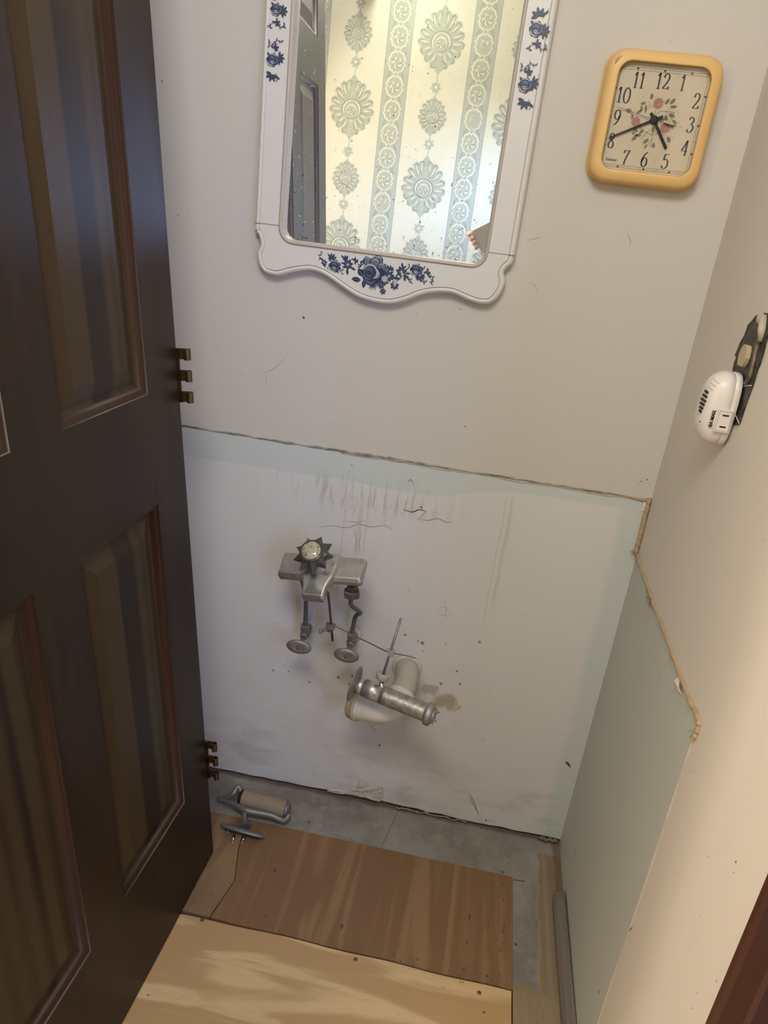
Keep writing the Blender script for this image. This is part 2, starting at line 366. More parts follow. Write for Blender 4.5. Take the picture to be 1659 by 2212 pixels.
def rosette(cx, cz, s):
    for k in range(7): leaf2((cx, cz), .024*s, .014*s, R(90 + k*360/7), 1, .0004)
    blob2((cx, cz), .006*s, 3, .0007)
    w.ribbon([(cx, cz - .06*s), (cx + .003, cz), (cx, cz + .055*s)], .0035, 1, lift(RW, .0003))
P = .337
for i in range(-5, 6):
    cx = -.748 + P * i; off = 1.451 if i % 2 == 0 else 1.451 + .267
    if cx < -1.9 or cx > .5: continue
    z = off - .535 * 3
    while z < 2.45:
        if .15 < z < 2.3: damask(cx, z, 1.0)
        if .15 < z + .267 < 2.3: damask(cx, z + .267, .62)
        for dz in (.165, .372):
            if .1 < z + dz < 2.34: rosette(cx, z + dz, .95)
        z += .535
    sx_ = cx - P/2
    for k in range(27):
        zz = .06 + k * .0875
        if zz > 2.33: break
        blob2((sx_, zz), .040, 3, .0004, lobes=12, amp=.22, sx=.88); blob2((sx_, zz), .034, 1, .0013, lobes=12, amp=.25, sx=.85)
        for q in range(10): leaf2((sx_ + .010*math.cos(q*.63), zz - .002 + .010*math.sin(q*.63)), .017, .007, q*.63 + 1.1, 2 if q % 2 else 3, .0014, ser=.15, curl=.3)
        blob2((sx_ , zz + .002), .009, 1, .0024, lobes=5); arc2((sx_, zz+.002), .012, .3, 5.6, .003, 3, .0032)
        for sg in (1, -1):
            for q in range(3): leaf2((sx_ + sg*(.030 - .004*q), zz + .026 + .008*q), .013, .004, R(70 if sg == 1 else 110), 2, .0005)
struct(w, 'wall_rear', [M['paper'], M['pm1'], M['pm2'], M['pm3']])

# floor: grey old sheet goods on subfloor, ply laid into it
def fn_floor(p, x, y, z):
    n = noise(p, 6, 5, .6); c = mix(sst(n, .3, .7), (.19, .168, .145), (.31, .285, .255))
    c = mix(sst(noise(p, 40, 4, .7), .5, .75) * .4, c, (.38, .36, .33))
    c = mix(gauss(x, -.56, .15) * gauss(y, -.035, .04) * 1.2 * sst(noise(p, 18, 4, .7), .42, .6) * .8, c, (.19, .14, .135))
    c = mix(sst(noise(p, 16, 3, .6, 1.), .6, .66) * .4, c, (.20, .16, .13))
    wv = (noise(vmul(p, (.2, 1, 1)), 16, 4, .6) - .5) * .035
    wood = mix(noise(vmul(p, (60, 3, 1)), 1, 4, .7), (.15, .10, .055), (.30, .22, .13))
    m1 = sst(x + wv, -.058, -.053) * sst(y, -.035, -.055)
    c = mix(m1, c, wood)
    c = mix(sst(E.mth('ABSOLUTE', x + wv + .057), .006, .001) * sst(y, -.05, -.07) * .5, c, (.30, .26, .18))
    c = mix(gauss(x, -.040, .006) * sst(y, -.04, -.06) * .4, c, (.32, .28, .21))
    c = mix(sst(x + wv, -.022, -.012) * .7, c, (.13, .08, .045))
    m2 = sst(y + (noise(p, 30, 3) - .5) * .03, -.395, -.402) * sst(x, -.2, -.15)
    c = mix(m2, c, mix(noise(vmul(p, (70, 5, 1)), 1, 4, .7), (.17, .12, .07), (.36, .28, .17)))
    c = mix(sst(E.mth('ABSOLUTE', y + .397 + (noise(p, 30, 3) - .5) * .03), .008, .002) * sst(x, -.2, -.15) * .8, c, (.24, .19, .08))
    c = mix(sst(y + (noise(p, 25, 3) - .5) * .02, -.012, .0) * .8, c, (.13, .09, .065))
    c = mix(sst(E.mth('ABSOLUTE', x + .405 - (y + .07) * .18), .0016, .0006) * .6, c, (.07, .055, .04))
    return dict(color=c, bump=noise(p, 45, 5, .7) + m1 * -.4, bs=.6, bd=.003)
M['floor'] = mat('old_floor_sheet', fn_floor, rough=.8)
w = MB()
w.box((-3.4, -2.1, -.06), (1.6, .1, -.018), 0)
w.box((-1.02, -.131, -.018), (0, .012, 0), 0); w.box((-.112, -1.6, -.018), (0, -.131, 0), 0)
for u, v, r in [(667,1776,.003),(598,1745,.002),(1052,1881,.003),(1086,1884,.003),(1114,2040,.0035),(502,1690,.001),(745,1880,.003)]:
    q = wp(u, v, 2, 0)
    if q.y > -.129 or q.x > -.11: w.lathe([(r, 0), (r*1.05, .0004)], (q.x, q.y, 0), (0, 0, 1), 10, 1)
w.ribbon([(-.11, -.139), (-.09, -.1375), (-.085, -.139)], .003, 1, Matrix.Translation((0, 0, .0004)))
struct(w, 'floor', [M['floor'], M['mark']])

def wood_fn(a, b, dark, sc=(9, 1, 1), ring=26, knot=0, off=(0, 0, 0), dist=1.5, dk=.5):
    def f(p, x, y, z):
        q = vmul(p, sc, off)
        n = noise(q, 1, 3, .5, dist)
        r = E.mth('SINE', n * ring); fine = noise(vmul(p, (sc[0]*22, sc[1]*22, 22)), 1, 4, .7)
        c = mix(sst(r, -.9, .9), a, b)
        c = mix(sst(fine, .45, .75) * .35, c, dark)
        c = mix(sst(noise(vmul(p, (3, 3, 3)), 1, 4), .45, .75) * dk, c, dark)
        return dict(color=c, bump=fine, bs=.25, bd=.001)
    return f
M['ply_red'] = mat('aged_plywood', wood_fn((.285, .165, .080), (.215, .112, .052), (.155, .09, .045), (14, .8, 1), 16), rough=.6)
M['ply_off'] = mat('aged_plywood_offcut', wood_fn((.27, .17, .09), (.20, .115, .06), (.13, .08, .045), (6, 1.6, 1), 18, off=(3, 1, 0)), rough=.6)
M['ply_new'] = mat('pale_plywood', wood_fn((.66, .46, .25), (.47, .295, .14), (.44, .28, .14), (1.6, 11, 1), 20, off=(1.3, .4, 0), dk=.25, dist=1.2), rough=.6)
M['screw'] = mat('screw_metal', None, (.22, .20, .18), .45, .8)
def sheet(name, outline, ztop, mt, label, cat, holes, screws=(), z0=-.0178):
    c = sum((Vector((a, b, 0)) for a, b in outline), Vector()) / len(outline)
    t = thing(name, label, cat, (c.x, c.y, z0)); w = MB()
    n = len(outline); w.loft([[(a, b, z0) for a, b in outline], [(a, b, ztop) for a, b in outline]], 0, False)
    for x, y, r, asp in holes:
        w.add([(x + r*math.cos(k*.7)*random.uniform(.7, 1.15), y + r*asp*math.sin(k*.7)*random.uniform(.7, 1.15), ztop + .0003) for k in range(9)], [tuple(range(9))], 1)
    w.build('panel', [mt, M['mark']], t)
    for x, y in screws:
        s = MB(); s.lathe([(.0042, 0), (.0042, .0006), (.0034, .001)], (x, y, ztop), (0, 0, 1), 14, 0)
        s.box((x-.003, y-.0006, ztop+.001), (x+.003, y+.0006, ztop+.0012), 1); s.box((x-.0006, y-.003, ztop+.001), (x+.0006, y+.003, ztop+.0012), 1)
        s.build('screw', [M['screw'], M['mark']], t)
    return t
def fl(u, v, z=0): q = wp(u, v, 2, z); return (q.x, q.y)
zt = .0015
H = [(*fl(u, v), r, a) for u, v, r, a in [(593,1882,.0055,.9),(601,1901,.003,.6),(575,1979,.0032,.7),(739,2003,.003,2.2),(676,1922,.0018,1),(862,2044,.0018,1),(866,2079,.002,1),(902,2073,.0015,3),(1087,2014,.0035,.8),(1087,1910,.0035,.8),(1052,2110,.003,1.2),(1014,1982,.002,5),(1008,2036,.0013,4),(1052,2125,.0012,4),(1062,1905,.001,5),(1088,1945,.001,6),(1087,2040,.001,5),(850,2064,.002,2),(990,2108,.002,1),(637,1829,.002,.8)]]
random.seed(5)
for _ in range(30): H.append((*fl(997 + random.gauss(0, 5), 2098 + random.gauss(0, 11)), random.uniform(.0006, .0015), 1))
for _ in range(26): H.append((*fl(1066 + random.uniform(-25, 25), random.uniform(1900, 2120)), random.uniform(.0004, .0008), random.uniform(5, 12)))
wy = lambda x: -.3985 - .009 * (x + .5) + .0012 * math.sin(x * 31)
edge = [(x, wy(x)) for x in [-.722 + .0305*i for i in range(21)]]
sheet('plywood_sheet', edge + [(-.1125, -.1325), (-.4, -.1322), (-.735, -.1315), (-.725, -.22), (-.705, -.30)], zt, M['ply_red'], 'reddish aged plywood sheet with dark nail holes between the grey strip and the pale sheet', 'plywood', H)
sheet('plywood_offcut', [(-1.0, -.392), (-.7245, -.3965), (-.7065, -.30), (-.7265, -.22), (-.7365, -.1315), (-1.0, -.130)], zt, M['ply_off'], 'small brown weathered plywood piece on the floor beside the foot of the dark door', 'plywood', [(*fl(460, 1935), .002, 1)])
sheet('plywood_sheet', [(-1.0, -1.6), (-.1165, -1.6), (-.1150, wy(-.115) - .0025)] + [(x, wy(x) - .003 - max(0, (-.62 - x)) * .03) for x in [-.16 - .04*i for i in range(22)]], .0005, M['ply_new'], 'pale new plywood sheet with wavy grain and screw heads at the bottom of the picture', 'plywood', [(*fl(1045, 2187), .0035, .5), (*fl(958, 2133), .0012, 1), (*fl(440, 1985), .0012, 1), (*fl(320, 2150), .002, .7)], [fl(768, 2073), fl(1035, 2145), fl(437, 1988)])

# shoe strip leaning at the right wall, door casing, right opening
M['greywood'] = mat('weathered_grey_wood', lambda p, x, y, z: dict(color=mix(noise(vmul(p, (40, 4, 40)), 1, 4, .7), (.10, .08, .065), (.24, .205, .18)), bump=noise(vmul(p, (40, 5, 40)), 1, 4), bs=.4), rough=.7)
w = MB()
sec = [(-.003, .0), (-.024, 0), (-.024, .012), (-.018, .022), (-.007, .030), (-.003, .030)]
w.loft([[(x, -.165, z * .9) for x, z in sec], [(x - .002, -.19, z) for x, z in sec], [(x + .001, -.45, z) for x, z in sec], [(x + .001, -.82, z) for x, z in sec]], 0, False)
struct(w, 'baseboard_right', M['greywood'])
M['casing'] = mat('dark_stained_casing', lambda p, x, y, z: dict(color=mix(noise(vmul(p, (14, 14, 2.5)), 1, 4, .65), (.030, .012, .008), (.085, .028, .018)), bump=noise(vmul(p, (50, 50, 5)), 1, 4), bs=.15), rough=.35)
w = MB()
prof = [(-0.8430, 0), (-0.8430, 0.014), (-0.8470, 0.017), (-0.8530, 0.016), (-0.8590, 0.0125), (-0.8930, 0.0145), (-0.8970, 0.018), (-0.9050, 0.019), (-0.9100, 0.016), (-0.9100, 0)]
w.loft([[(-d, y, -.015) for y, d in prof], [(-d, y, 2.08) for y, d in prof]], 0, False)
w.box((0, -.910, -.015), (.12, -.89, 2.08), 0)
struct(w, 'trim_1', M['casing'])
struct(MB().box((0, -2.0, 2.08), (.1, -.843, 2.4)), 'wall_right_header', M['plain'])
struct(MB().box((-1.10, -2.0, 2.12), (-1.02, -1.04, 2.4)), 'wall_left_header', M['plain'])
struct(MB().box((1.5, -2.0, -.02), (1.6, .1, 2.4)), 'wall_hall_right', M['plain'])
struct(MB().box((.1, 0, -.02), (1.6, .1, 2.4)), 'wall_hall_back', M['plain'])
struct(MB().box((-3.5, -2.1, -.02), (-3.4, .1, 2.4)), 'wall_hall_left', M['plain'])

# ------------------------------------------------------------------ old caulk / backsplash lines
M['caulk'] = mat('yellowed_caulk', lambda p, x, y, z: dict(color=mix(noise(p, 45, 4, .7), (.33, .22, .12), (.52, .40, .26)), bump=noise(p, 90, 4), bs=.5), rough=.6)
M['caulk_d'] = mat('dirty_caulk', lambda p, x, y, z: dict(color=mix(sst(noise(vmul(p, (12, 12, 60)), 1, 5, .7), .35, .62), (.10, .07, .04), (.50, .44, .36)), bump=noise(p, 120, 4), bs=.6), rough=.8)
M['flake'] = mat('paint_flake', None, (.78, .74, .68), .7)
random.seed(11)
t = thing('caulk_line', 'thin dirty caulk line running across the back wall above the faucet', 'caulk', (-.5, 0, .89))
w = MB(); pts = [(-1.0 + .01*i, -.0004, .8893 + random.uniform(-.0007, .0007)) for i in range(101)]
w.tube(pts, [.0016 + random.uniform(0, .0009) + (.0012 if -.75 < q[0] < -.45 and random.random() < .5 else 0) for q in pts], 6, 0); w.build('bead', M['caulk_d'], t)
w = MB(); pts = [(-.62 + .01*i, -.0006, .8855 + random.uniform(-.0009, .0009) - .001*math.sin(i*.4)) for i in range(61)]
w.tube(pts, [.0009 + random.uniform(0, .0007) for q in pts], 5, 0); w.build('lower_ridge', M['gypsum'], t)
t = thing('caulk_bead', 'tan caulk bead going down the corner and along the right wall', 'caulk', (-.003, -.003, .77))
w = MB()
P1 = [(-.0045, -.004, .893), (-.005, -.005, .87), (-.0045, -.006, .83), (-.0045, -.006, .80), (-.005, -.008, .783), (-.0018, -.02, .775), (-.001, -.08, .772), (-.001, -.15, .770), (-.001, -.22, .769), (-.001, -.33, .771), (-.001, -.42, .770), (-.001, -.50, .772), (-.001, -.545, .775), (-.001, -.553, .768), (-.001, -.553, .755), (-.001, -.549, .745)]
C1 = catmull(P1, 9)
w.tube([p + Vector((random.uniform(-.0004, .0004), 0, random.uniform(-.0006, .0006))) for p in C1], [.0044 + random.uniform(-.0009, .0010) if i < 36 else .0040 + .0008*math.sin(i*.9) + random.uniform(-.0008, .0010) for i in range(len(C1))], 8, 0)
w.tube([(-.002, -.002, .8885), (-.02, -.003, .8885), (-.05, -.0015, .889)], [.004, .003, .0012], 6, 0)
w.build('bead', M['caulk'], t)
w = MB()
for y0, z0, s in [(-.175, .768, .004), (-.19, .7685, .005), (-.205, .767, .004), (-.16, .770, .003), (-.545, .752, .004), (-.02, .78, .004), (-.182, .766, .006), (-.198, .768, .006)]:
    for _ in range(3):
        a = Vector((-.0042, y0 + random.uniform(-.004, .004), z0 + random.uniform(-.003, .003)))
        w = MB(); w.add([a, a + Vector((-.003, -s, .002)), a + Vector((-.004, -s*.4, -s)), a + Vector((-.001, s*.6, -s*.8))], [(0, 1, 2, 3)], 0)
        w.build('torn_edge', M['gypsum'], t)
def flake(name, label, pts, mt=None):
    c = sum((Vector(p) for p in pts), Vector()) / len(pts); w = MB(); n = len(pts); th = Vector((-.0006, -.0006, 0))
    w.loft([[Vector(p) for p in pts], [Vector(p) + th for p in pts]], 0, False)
    o = w.build(name, mt or M['flake']); o.data.transform(Matrix.Translation(-c)); o.location = c; tag(o, label, 'paint flake'); return o
yq = lambda u, v, d=.003: (lambda q: (-d, q.y, q.z))(wp(u, v, 0, -d))
flake('paint_flake', 'curled white paint flake hanging below the caulk on the right wall', [yq(1463,1462,.0005), yq(1468,1462,.003), yq(1468,1475,.006), yq(1467,1485,.005), yq(1473,1500,.003), yq(1464,1490,.004), yq(1462,1478,.006), yq(1457,1472,.005), yq(1460,1466,.004)])
bq = lambda u, v, d=.003: (lambda q: (q.x, -d, q.z))(wp(u, v, 1, -d))
flake('paint_flake', 'white chip of paint at the corner under the end of the caulk line', [bq(1390,1082,.001), bq(1396,1085,.003), bq(1396,1098,.004), bq(1394,1105,.003), bq(1386,1103,.001), bq(1390,1095,.002)])
flake('paint_flake', 'small brown curled flake in the corner where the caulk bends', [bq(1362,1191,.012), bq(1370,1187,.008), bq(1378,1189,.004), bq(1377,1195,.004), bq(1366,1194,.01)], M['caulk'])

# torn drywall paper at foot of back wall
t = thing('torn_drywall', 'torn patch of drywall paper at the foot of the back wall', 'drywall damage', (-.5, 0, .03))
random.seed(3)
w = MB(); o1 = pxb([(706,1706),(728,1708),(745,1707),(768,1700),(778,1684),(792,1690),(800,1697),(828,1700),(829,1722),(820,1732),(790,1724),(750,1716),(712,1714)])
o1 = ragged(o1, .006, .0012); n = len(o1); cc = sum((Vector(q) for q in o1), Vector((0, 0))) / n
w.add([(q.x, -.0003, max(q.y, .008)) for q in o1] + [(cc.x + (q.x-cc.x)*.6, -.0035 + random.uniform(-.002, .002), max(cc.y + (q.y-cc.y)*.6, .008)) for q in o1], [(i, (i+1) % n, (i+1) % n + n, i + n) for i in range(n)] + [tuple(range(n, 2*n))], 0)
w.build('torn_paper', M['gypsum'], t)
for L in ([(712,1704),(735,1706),(742,1712)], [(770,1700),(783,1706),(800,1700)], [(790,1710),(800,1722),(824,1704)]):
    w = MB(); w.tube(catmull([Vector((q[0], -.005, max(q[1], .010))) for q in pxb(L)], 4), .0011, 5, 0); w.build('curled_edge', M['flake'], t)
M['old_paper'] = mat('old_paper', None, (.36, .31, .26), .9)
t = thing('debris_strip', 'ragged loose strip along the back wall foot, right of the torn patch', 'debris', (-.3, -.004, 0))
w = MB(); pts = [(x, -.004 - .002*math.sin(i*1.1), .006 + random.uniform(-.001, .005)) for i, x in enumerate([-.40 + .0075*k for k in range(24)])]
w.tube(pts, [.0005 + abs(random.gauss(0, .0016)) for _ in pts], 5, 0); w.build('strip', M['old_paper'], t)
w = MB(); pts = [(-.05 + .005*k, -.008 + random.uniform(-.002, .002), .008 + random.uniform(-.002, .006)) for k in range(9)]
w.tube(pts, [.003 + random.uniform(0, .003) for _ in pts], 6, 0); w.build('crumb', M['rawwood'], t)

# ------------------------------------------------------------------ dark panel door leaning on the left wall
phi, lean = -.0417128, .0892689
DW = Vector((math.sin(phi), -math.cos(phi), 0)); DU = Vector((-math.sin(lean)*math.cos(phi), -math.sin(lean)*math.sin(phi), math.cos(lean)))
DN = -(DW.cross(DU)).normalized()
DC = Vector((-.77506, -.2425, .0040))
D = frame(DC, DW, DU, DN)      # local: s along width, t up, n out of the visible face
def fn_door(p, x, y, z):
    zz = z; g = noise(vmul(p, (16, 16, 1.1)), 1, 4, .6, .8); fine = noise(vmul(p, (210, 210, 9)), 1, 3, .7)
    c = mix(sst(g, .32, .72), (.013, .0068, .0042), (.032, .0165, .0085))
    c = mix(sst(fine, .5, .8) * .4, c, (.012, .007, .005))
    dust = sst(up_mask(), .45, .9) * sst(noise(p, 60, 4, .7), .25, .7)
    c = mix(dust * .35, c, (.40, .37, .34))
    c = mix(sst(noise(p, 190, 2, .8), .77, .80) * .5, c, (.35, .32, .3))
    return dict(color=c, rough=.33 + .16 * g + dust * .3, bump=fine, bs=.10, bd=.0006)
def fn_dpanel(p, x, y, z):
    g = noise(vmul(p, (10, 10, .55)), 1, 3, .5, .4); fine = noise(vmul(p, (200, 200, 7)), 1, 3, .7)
    bands = sst(noise(vmul(p, (0.01, 14, .01), (0, 3.3, 0)), 1, 1, .3), .46, .52)
    c = mix(bands * .8, (.013, .0068, .0045), (.060, .036, .015))
    c = mix(sst(g, .35, .7) * .45, c, (.055, .032, .015))
    c = mix(sst(fine, .5, .8) * .4, c, (.016, .010, .006))
    dust = sst(up_mask(), .45, .9) * sst(noise(p, 60, 4, .7), .25, .7)
    c = mix(dust * .35, c, (.40, .37, .34))
    return dict(color=c, rough=.32 + .16 * g + dust * .3, bump=fine, bs=.14, bd=.0006)
M['door'] = mat('dark_walnut_door', fn_door, rough=.35, **{'Specular IOR Level': .36}); M['dpanel'] = mat('dark_walnut_panel', fn_dpanel, rough=.36, **{'Specular IOR Level': .36})
M['dmould'] = mat('dark_red_moulding', lambda p, x, y, z: dict(color=mix(sst(up_mask(), .45, .9) * .35, mix(noise(vmul(p, (60, 60, 4)), 1, 4), (.030, .011, .006), (.060, .025, .013)), (.36, .34, .31))), rough=.45, **{'Specular IOR Level': .36})
T = .035
S_ = [0, .106, .336, .432, .654, .76]; S_ = [0, .106, .3345, .4355, .664, .77]
Z_ = [0, .232, .860, 1.044, 1.650, 1.765, 1.925, 2.03]
door = thing('panel_door', 'dark brown six panel wooden door leaning against the left wall', 'door', DC)
def dface(mb, a, b, c, d): pass
w = MB()
for s0, s1 in ((S_[0], S_[1]), (S_[2], S_[3]), (S_[4], S_[5])): w.box((s0, 0.0, -T), (s1, 2.03, 0), 0, D) if (s0, s1) != (S_[2], S_[3]) else None
fr = w.build('stile', M['door'], door); bevel(fr, .0012, 1)
w = MB()
for z0, z1 in ((0, Z_[1]), (Z_[2], Z_[3]), (Z_[4], Z_[5]), (Z_[6], Z_[7])): w.box((S_[1], z0, -T), (S_[4], z1, -.00005), 0, D)
rl = w.build('rail', M['door'], door)
w = MB()
for z0, z1 in ((Z_[1], Z_[2]), (Z_[3], Z_[4]), (Z_[5], Z_[6])): w.box((S_[2], z0, -T), (S_[3], z1, -.0001), 0, D)
w.build('mullion', M['door'], door)
for s0, s1 in ((S_[1], S_[2]), (S_[3], S_[4])):
    for z0, z1 in ((Z_[1], Z_[2]), (Z_[3], Z_[4]), (Z_[5], Z_[6])):
        def ring(i, n): return [(s0+i, z0+i, n), (s1-i, z0+i, n), (s1-i, z1-i, n), (s0+i, z1-i, n)]
        w = MB(); w.loft([ring(.013, -.012), ring(.016, -.013), ring(.020, -.013), ring(.045, -.0052)], 0, False, False, D)
        w.poly(ring(.045, -.0052), 0, D); w.poly(list(reversed(ring(.0, -T + .01))), 0, D)
        pn = w.build('panel', M['dpanel'], door)
        w = MB(); w.loft([ring(0, .0), ring(.0008, -.0022), ring(.0022, -.0028), ring(.0050, -.0032), ring(.0080, -.0052), ring(.0100, -.0085), ring(.0112, -.0105), ring(.0135, -.0126)], 0, True, False, D)
        mo = w.build('moulding', M['dmould'], pn)
M['brass'] = mat('aged_brass', lambda p, x, y, z: dict(color=mix(noise(p, 90, 4, .7), (.22, .14, .065), (.085, .06, .035))), rough=.38, metal=.9)
for tc in (.248, 1.054):
    w = MB(); w.box((-.0022, tc - .046, -.030), (-.0002, tc + .046, .004), 0, D)
    h = w.build('hinge', M['brass'], door)
    for k in (-1, 0, 1):
        c0 = tc + k * .0365; w = MB()
        w.tube([(-.0018, c0 - .0092, .0185), (-.0018, c0 + .0092, .0185)], .0058, 14, 0, False, D); w.tube([(-.0018, c0 + .0092, .0185), (-.0018, c0 - .0092, .0185)], .0042, 14, 0, False, D)
        for zz in (-.0092, .0092):
            n = 14; vs = [(-.0018 + r*math.cos(2*math.pi*j/n), c0 + zz, .0185 + r*math.sin(2*math.pi*j/n)) for r in (.0058, .0042) for j in range(n)]
            w.add(vs, [(j, (j+1) % n, n + (j+1) % n, n + j) for j in range(n)], 0, False, D)
        w.box((-.0072, c0 - .0092, -.002), (-.0052, c0 + .0092, .0185), 0, D); w.box((-.0072, c0 - .0092, -.001), (-.0002, c0 + .0092, .004), 0, D)
        w.build('knuckle', M['brass'], h)
# ------------------------------------------------------------------ mirror
M['mframe'] = mat('white_painted_frame', lambda p, x, y, z: dict(color=mix(sst(noise(p, 60, 4, .8), .66, .72) * .6, mix(noise(p, 5, 3), (.74, .71, .68), (.68, .65, .62)), (.36, .28, .2))), rough=.38)
M['mbead'] = mat('greyed_bead', lambda p, x, y, z: dict(color=mix(noise(p, 30, 3), (.56, .50, .44), (.44, .38, .32))), rough=.4)
M['seam'] = mat('frame_seam', None, (.20, .16, .12), .7)
M['blue1'] = mat('navy_print', None, (.018, .032, .085), .4); M['blue2'] = mat('slate_print', None, (.13, .17, .25), .4); M['blue3'] = mat('pale_print', None, (.45, .46, .47), .4)
def fn_glass(nt):
    pass
mm = bpy.data.materials.new('silvered_glass'); mm.use_nodes = True; nt = mm.node_tree; E.nt = nt
for n in list(nt.nodes):
    if n.type != 'OUTPUT_MATERIAL': nt.nodes.remove(n)
out = nt.nodes['Material Output']; tc = nt.nodes.new('ShaderNodeTexCoord'); pos = E(tc.outputs['Object'])
sp = nt.nodes.new('ShaderNodeSeparateXYZ'); nt.links.new(pos.k, sp.inputs[0]); X, Y, Z = (E(o) for o in sp.outputs)
gl = nt.nodes.new('ShaderNodeBsdfGlossy'); gl.inputs['Color'].default_value = (.95, .955, .94, 1); gl.inputs['Roughness'].default_value = .012
df = nt.nodes.new('ShaderNodeBsdfDiffuse'); ms = nt.nodes.new('ShaderNodeMixShader'); ms2 = nt.nodes.new('ShaderNodeMixShader')
hz = nt.nodes.new('ShaderNodeBsdfDiffuse'); hz.inputs['Color'].default_value = (.75, .74, .70, 1); df.inputs['Color'].default_value = (.03, .03, .03, 1)
lowm = sst(Z, .30, -.02)
speckm = sst(noise(vmul(pos, (1, 1, .75)), 170, 2, .7) + lowm * .07, .715, .735)
lspk = sst(noise(pos, 110, 2, .7) + sst(X, -.06, -.16) * .06, .70, .73)
f1 = .07 + lowm * .04 + lspk * .3
nt.links.new(f1.k, ms.inputs[0]); nt.links.new(gl.outputs[0], ms.inputs[1]); nt.links.new(hz.outputs[0], ms.inputs[2])
nt.links.new((speckm * .85).k, ms2.inputs[0]); nt.links.new(ms.outputs[0], ms2.inputs[1]); nt.links.new(df.outputs[0], ms2.inputs[2])
nt.links.new(ms2.outputs[0], out.inputs[0]); M['mirror'] = mm

mir = thing('wall_mirror', 'tall mirror in a scalloped white frame with navy blue roses hanging on the back wall', 'mirror', (-.58, 0, 1.2))
FD = .024   # frame front
low = [(550,482),(551,500),(558,506),(563,523),(561,534),(556,547),(559.5,570),(566,582),(576,591),(602,597),(631,590),(669,585),(699,594),(732,616),(766,639),(800,652),(842,658),(880,650),(910,638),(943,633),(977,635),(1007,648),(1036,657),(1062,655),(1083,633),(1092,608),(1089,589),(1097,578),(1106,571),(1110,553)]
lowp = pxb(low, -.014)
lowp[0] = (-.8185, lowp[0][1]); lowp[-1] = (-.3405, lowp[-1][1])
lo = [Vector((a, b)) for a, b in lowp]
lo = [(p.x, p.y) for p in catmull(lo, 3)]
ztop = 2.12
up = [(x, 2*1.62 - z + .18) for x, z in reversed(lo)]          # top mirrors the scalloped foot
outer = lo + up
def offset(P, d):
    n = len(P); out = []
    for i in range(n):
        a, b, c = Vector(P[i-1]), Vector(P[i]), Vector(P[(i+1) % n]); t = (c - a).normalized(); out.append((b.x - t.y*d, b.y + t.x*d))
    return out
ix0, ix1, iz0, iz1, ir = -.7705, -.3880, 1.2755, 2*1.62 + .18 - 1.2755, .028
def rrect(x0, x1, z0, z1, r, n=7):
    out = []
    for cx, cz, a0 in ((x0+r, z0+r, 180), (x1-r, z0+r, 270), (x1-r, z1-r, 0), (x0+r, z1-r, 90)):
        for k in range(n+1): a = R(a0 + 90*k/n); out.append((cx + r*math.cos(a), cz + r*math.sin(a)))
    return out
inner = rrect(ix0, ix1, iz0, iz1, ir)
def tri_between(outer, inner, y):
    import mathutils.geometry as g
    vs = [Vector((a, b)) for a, b in outer] + [Vector((a, b)) for a, b in inner]
    no, ni = len(outer), len(inner)
    res = g.delaunay_2d_cdt(vs, [], [list(range(no)), list(range(no, no+ni))][:0] or [], 0, 1e-7) if False else None
    ed = [(i, (i+1) % no) for i in range(no)] + [(no+i, no+(i+1) % ni) for i in range(ni)]
    v, e, f, *_ = g.delaunay_2d_cdt(vs, ed, [], 1, 1e-7)
    def inside(P, q):
        c = False; n = len(P)
        for i in range(n):
            (x1, y1), (x2, y2) = P[i], P[(i+1) % n]
            if (y1 > q[1]) != (y2 > q[1]) and q[0] < (x2-x1)*(q[1]-y1)/(y2-y1) + x1: c = not c
        return c
    F = []
    for t_ in f:
        c = sum((v[i] for i in t_), Vector((0, 0))) / len(t_)
        if inside(outer, c) and not inside(inner, c): F.append(list(t_))
    return [(a.x, y, a.y) for a in v], F
w = MB()
o_in = offset(outer, .011)
vs, fs = tri_between(o_in, inner, -FD); w.add(vs, fs, 0)
prof = [(.0, -.0005), (.0, -.012), (.0012, -.018), (.004, -.0228), (.0075, -.0235), (.0095, -.0222), (.0105, -.0215), (.0110, -FD)]
rings = [[(a, y, b) for a, b in offset(outer, d)] for d, y in prof]; w.loft(rings, 0, True, False)
b_ring = [[(a, y, b) for a, b in offset(inner, d)] for d, y in [(0, -FD), (-.0005, -.0262), (.002, -.0268), (.0045, -.0255), (.006, -.0225), (.006, -.008)]]
w.loft(b_ring, 1, True, False)
sh = offset(outer, .0107); n = len(sh)
w.loft([[(a, -.0217, b) for a, b in offset(outer, .0103)], [(a, -.02425, b) for a, b in offset(outer, .0112)]], 2, False, False)
for x0, x1 in ((-.8185, -.770), (-.388, -.3405)): w.box((x0, -FD - .0004, 1.3035), (x1, -FD + .004, 1.3045), 2)
MF = frame((0, -FD, 0), (1, 0, 0), (0, 0, 1), (0, -1, 0))
def mp(u, v): q = wp(u, v, 1, -FD); return (q.x, q.z)
PX = .00079
fl_n = [0]
def hh(): fl_n[0] += 1; return .0003 + .000004 * fl_n[0]
def lf(u, v, L, wd, a, mi=3, ser=.12, curl=0):      # a in degrees, up positive; sizes in px
    leaf2(mp(u, v), L*PX, wd*PX, R(a), mi, hh(), w, MF, ser, curl)
    if L > 8: leaf2(mp(u, v), L*PX*.8, wd*PX*.12, R(a), 4, hh(), w, MF, 0, curl)
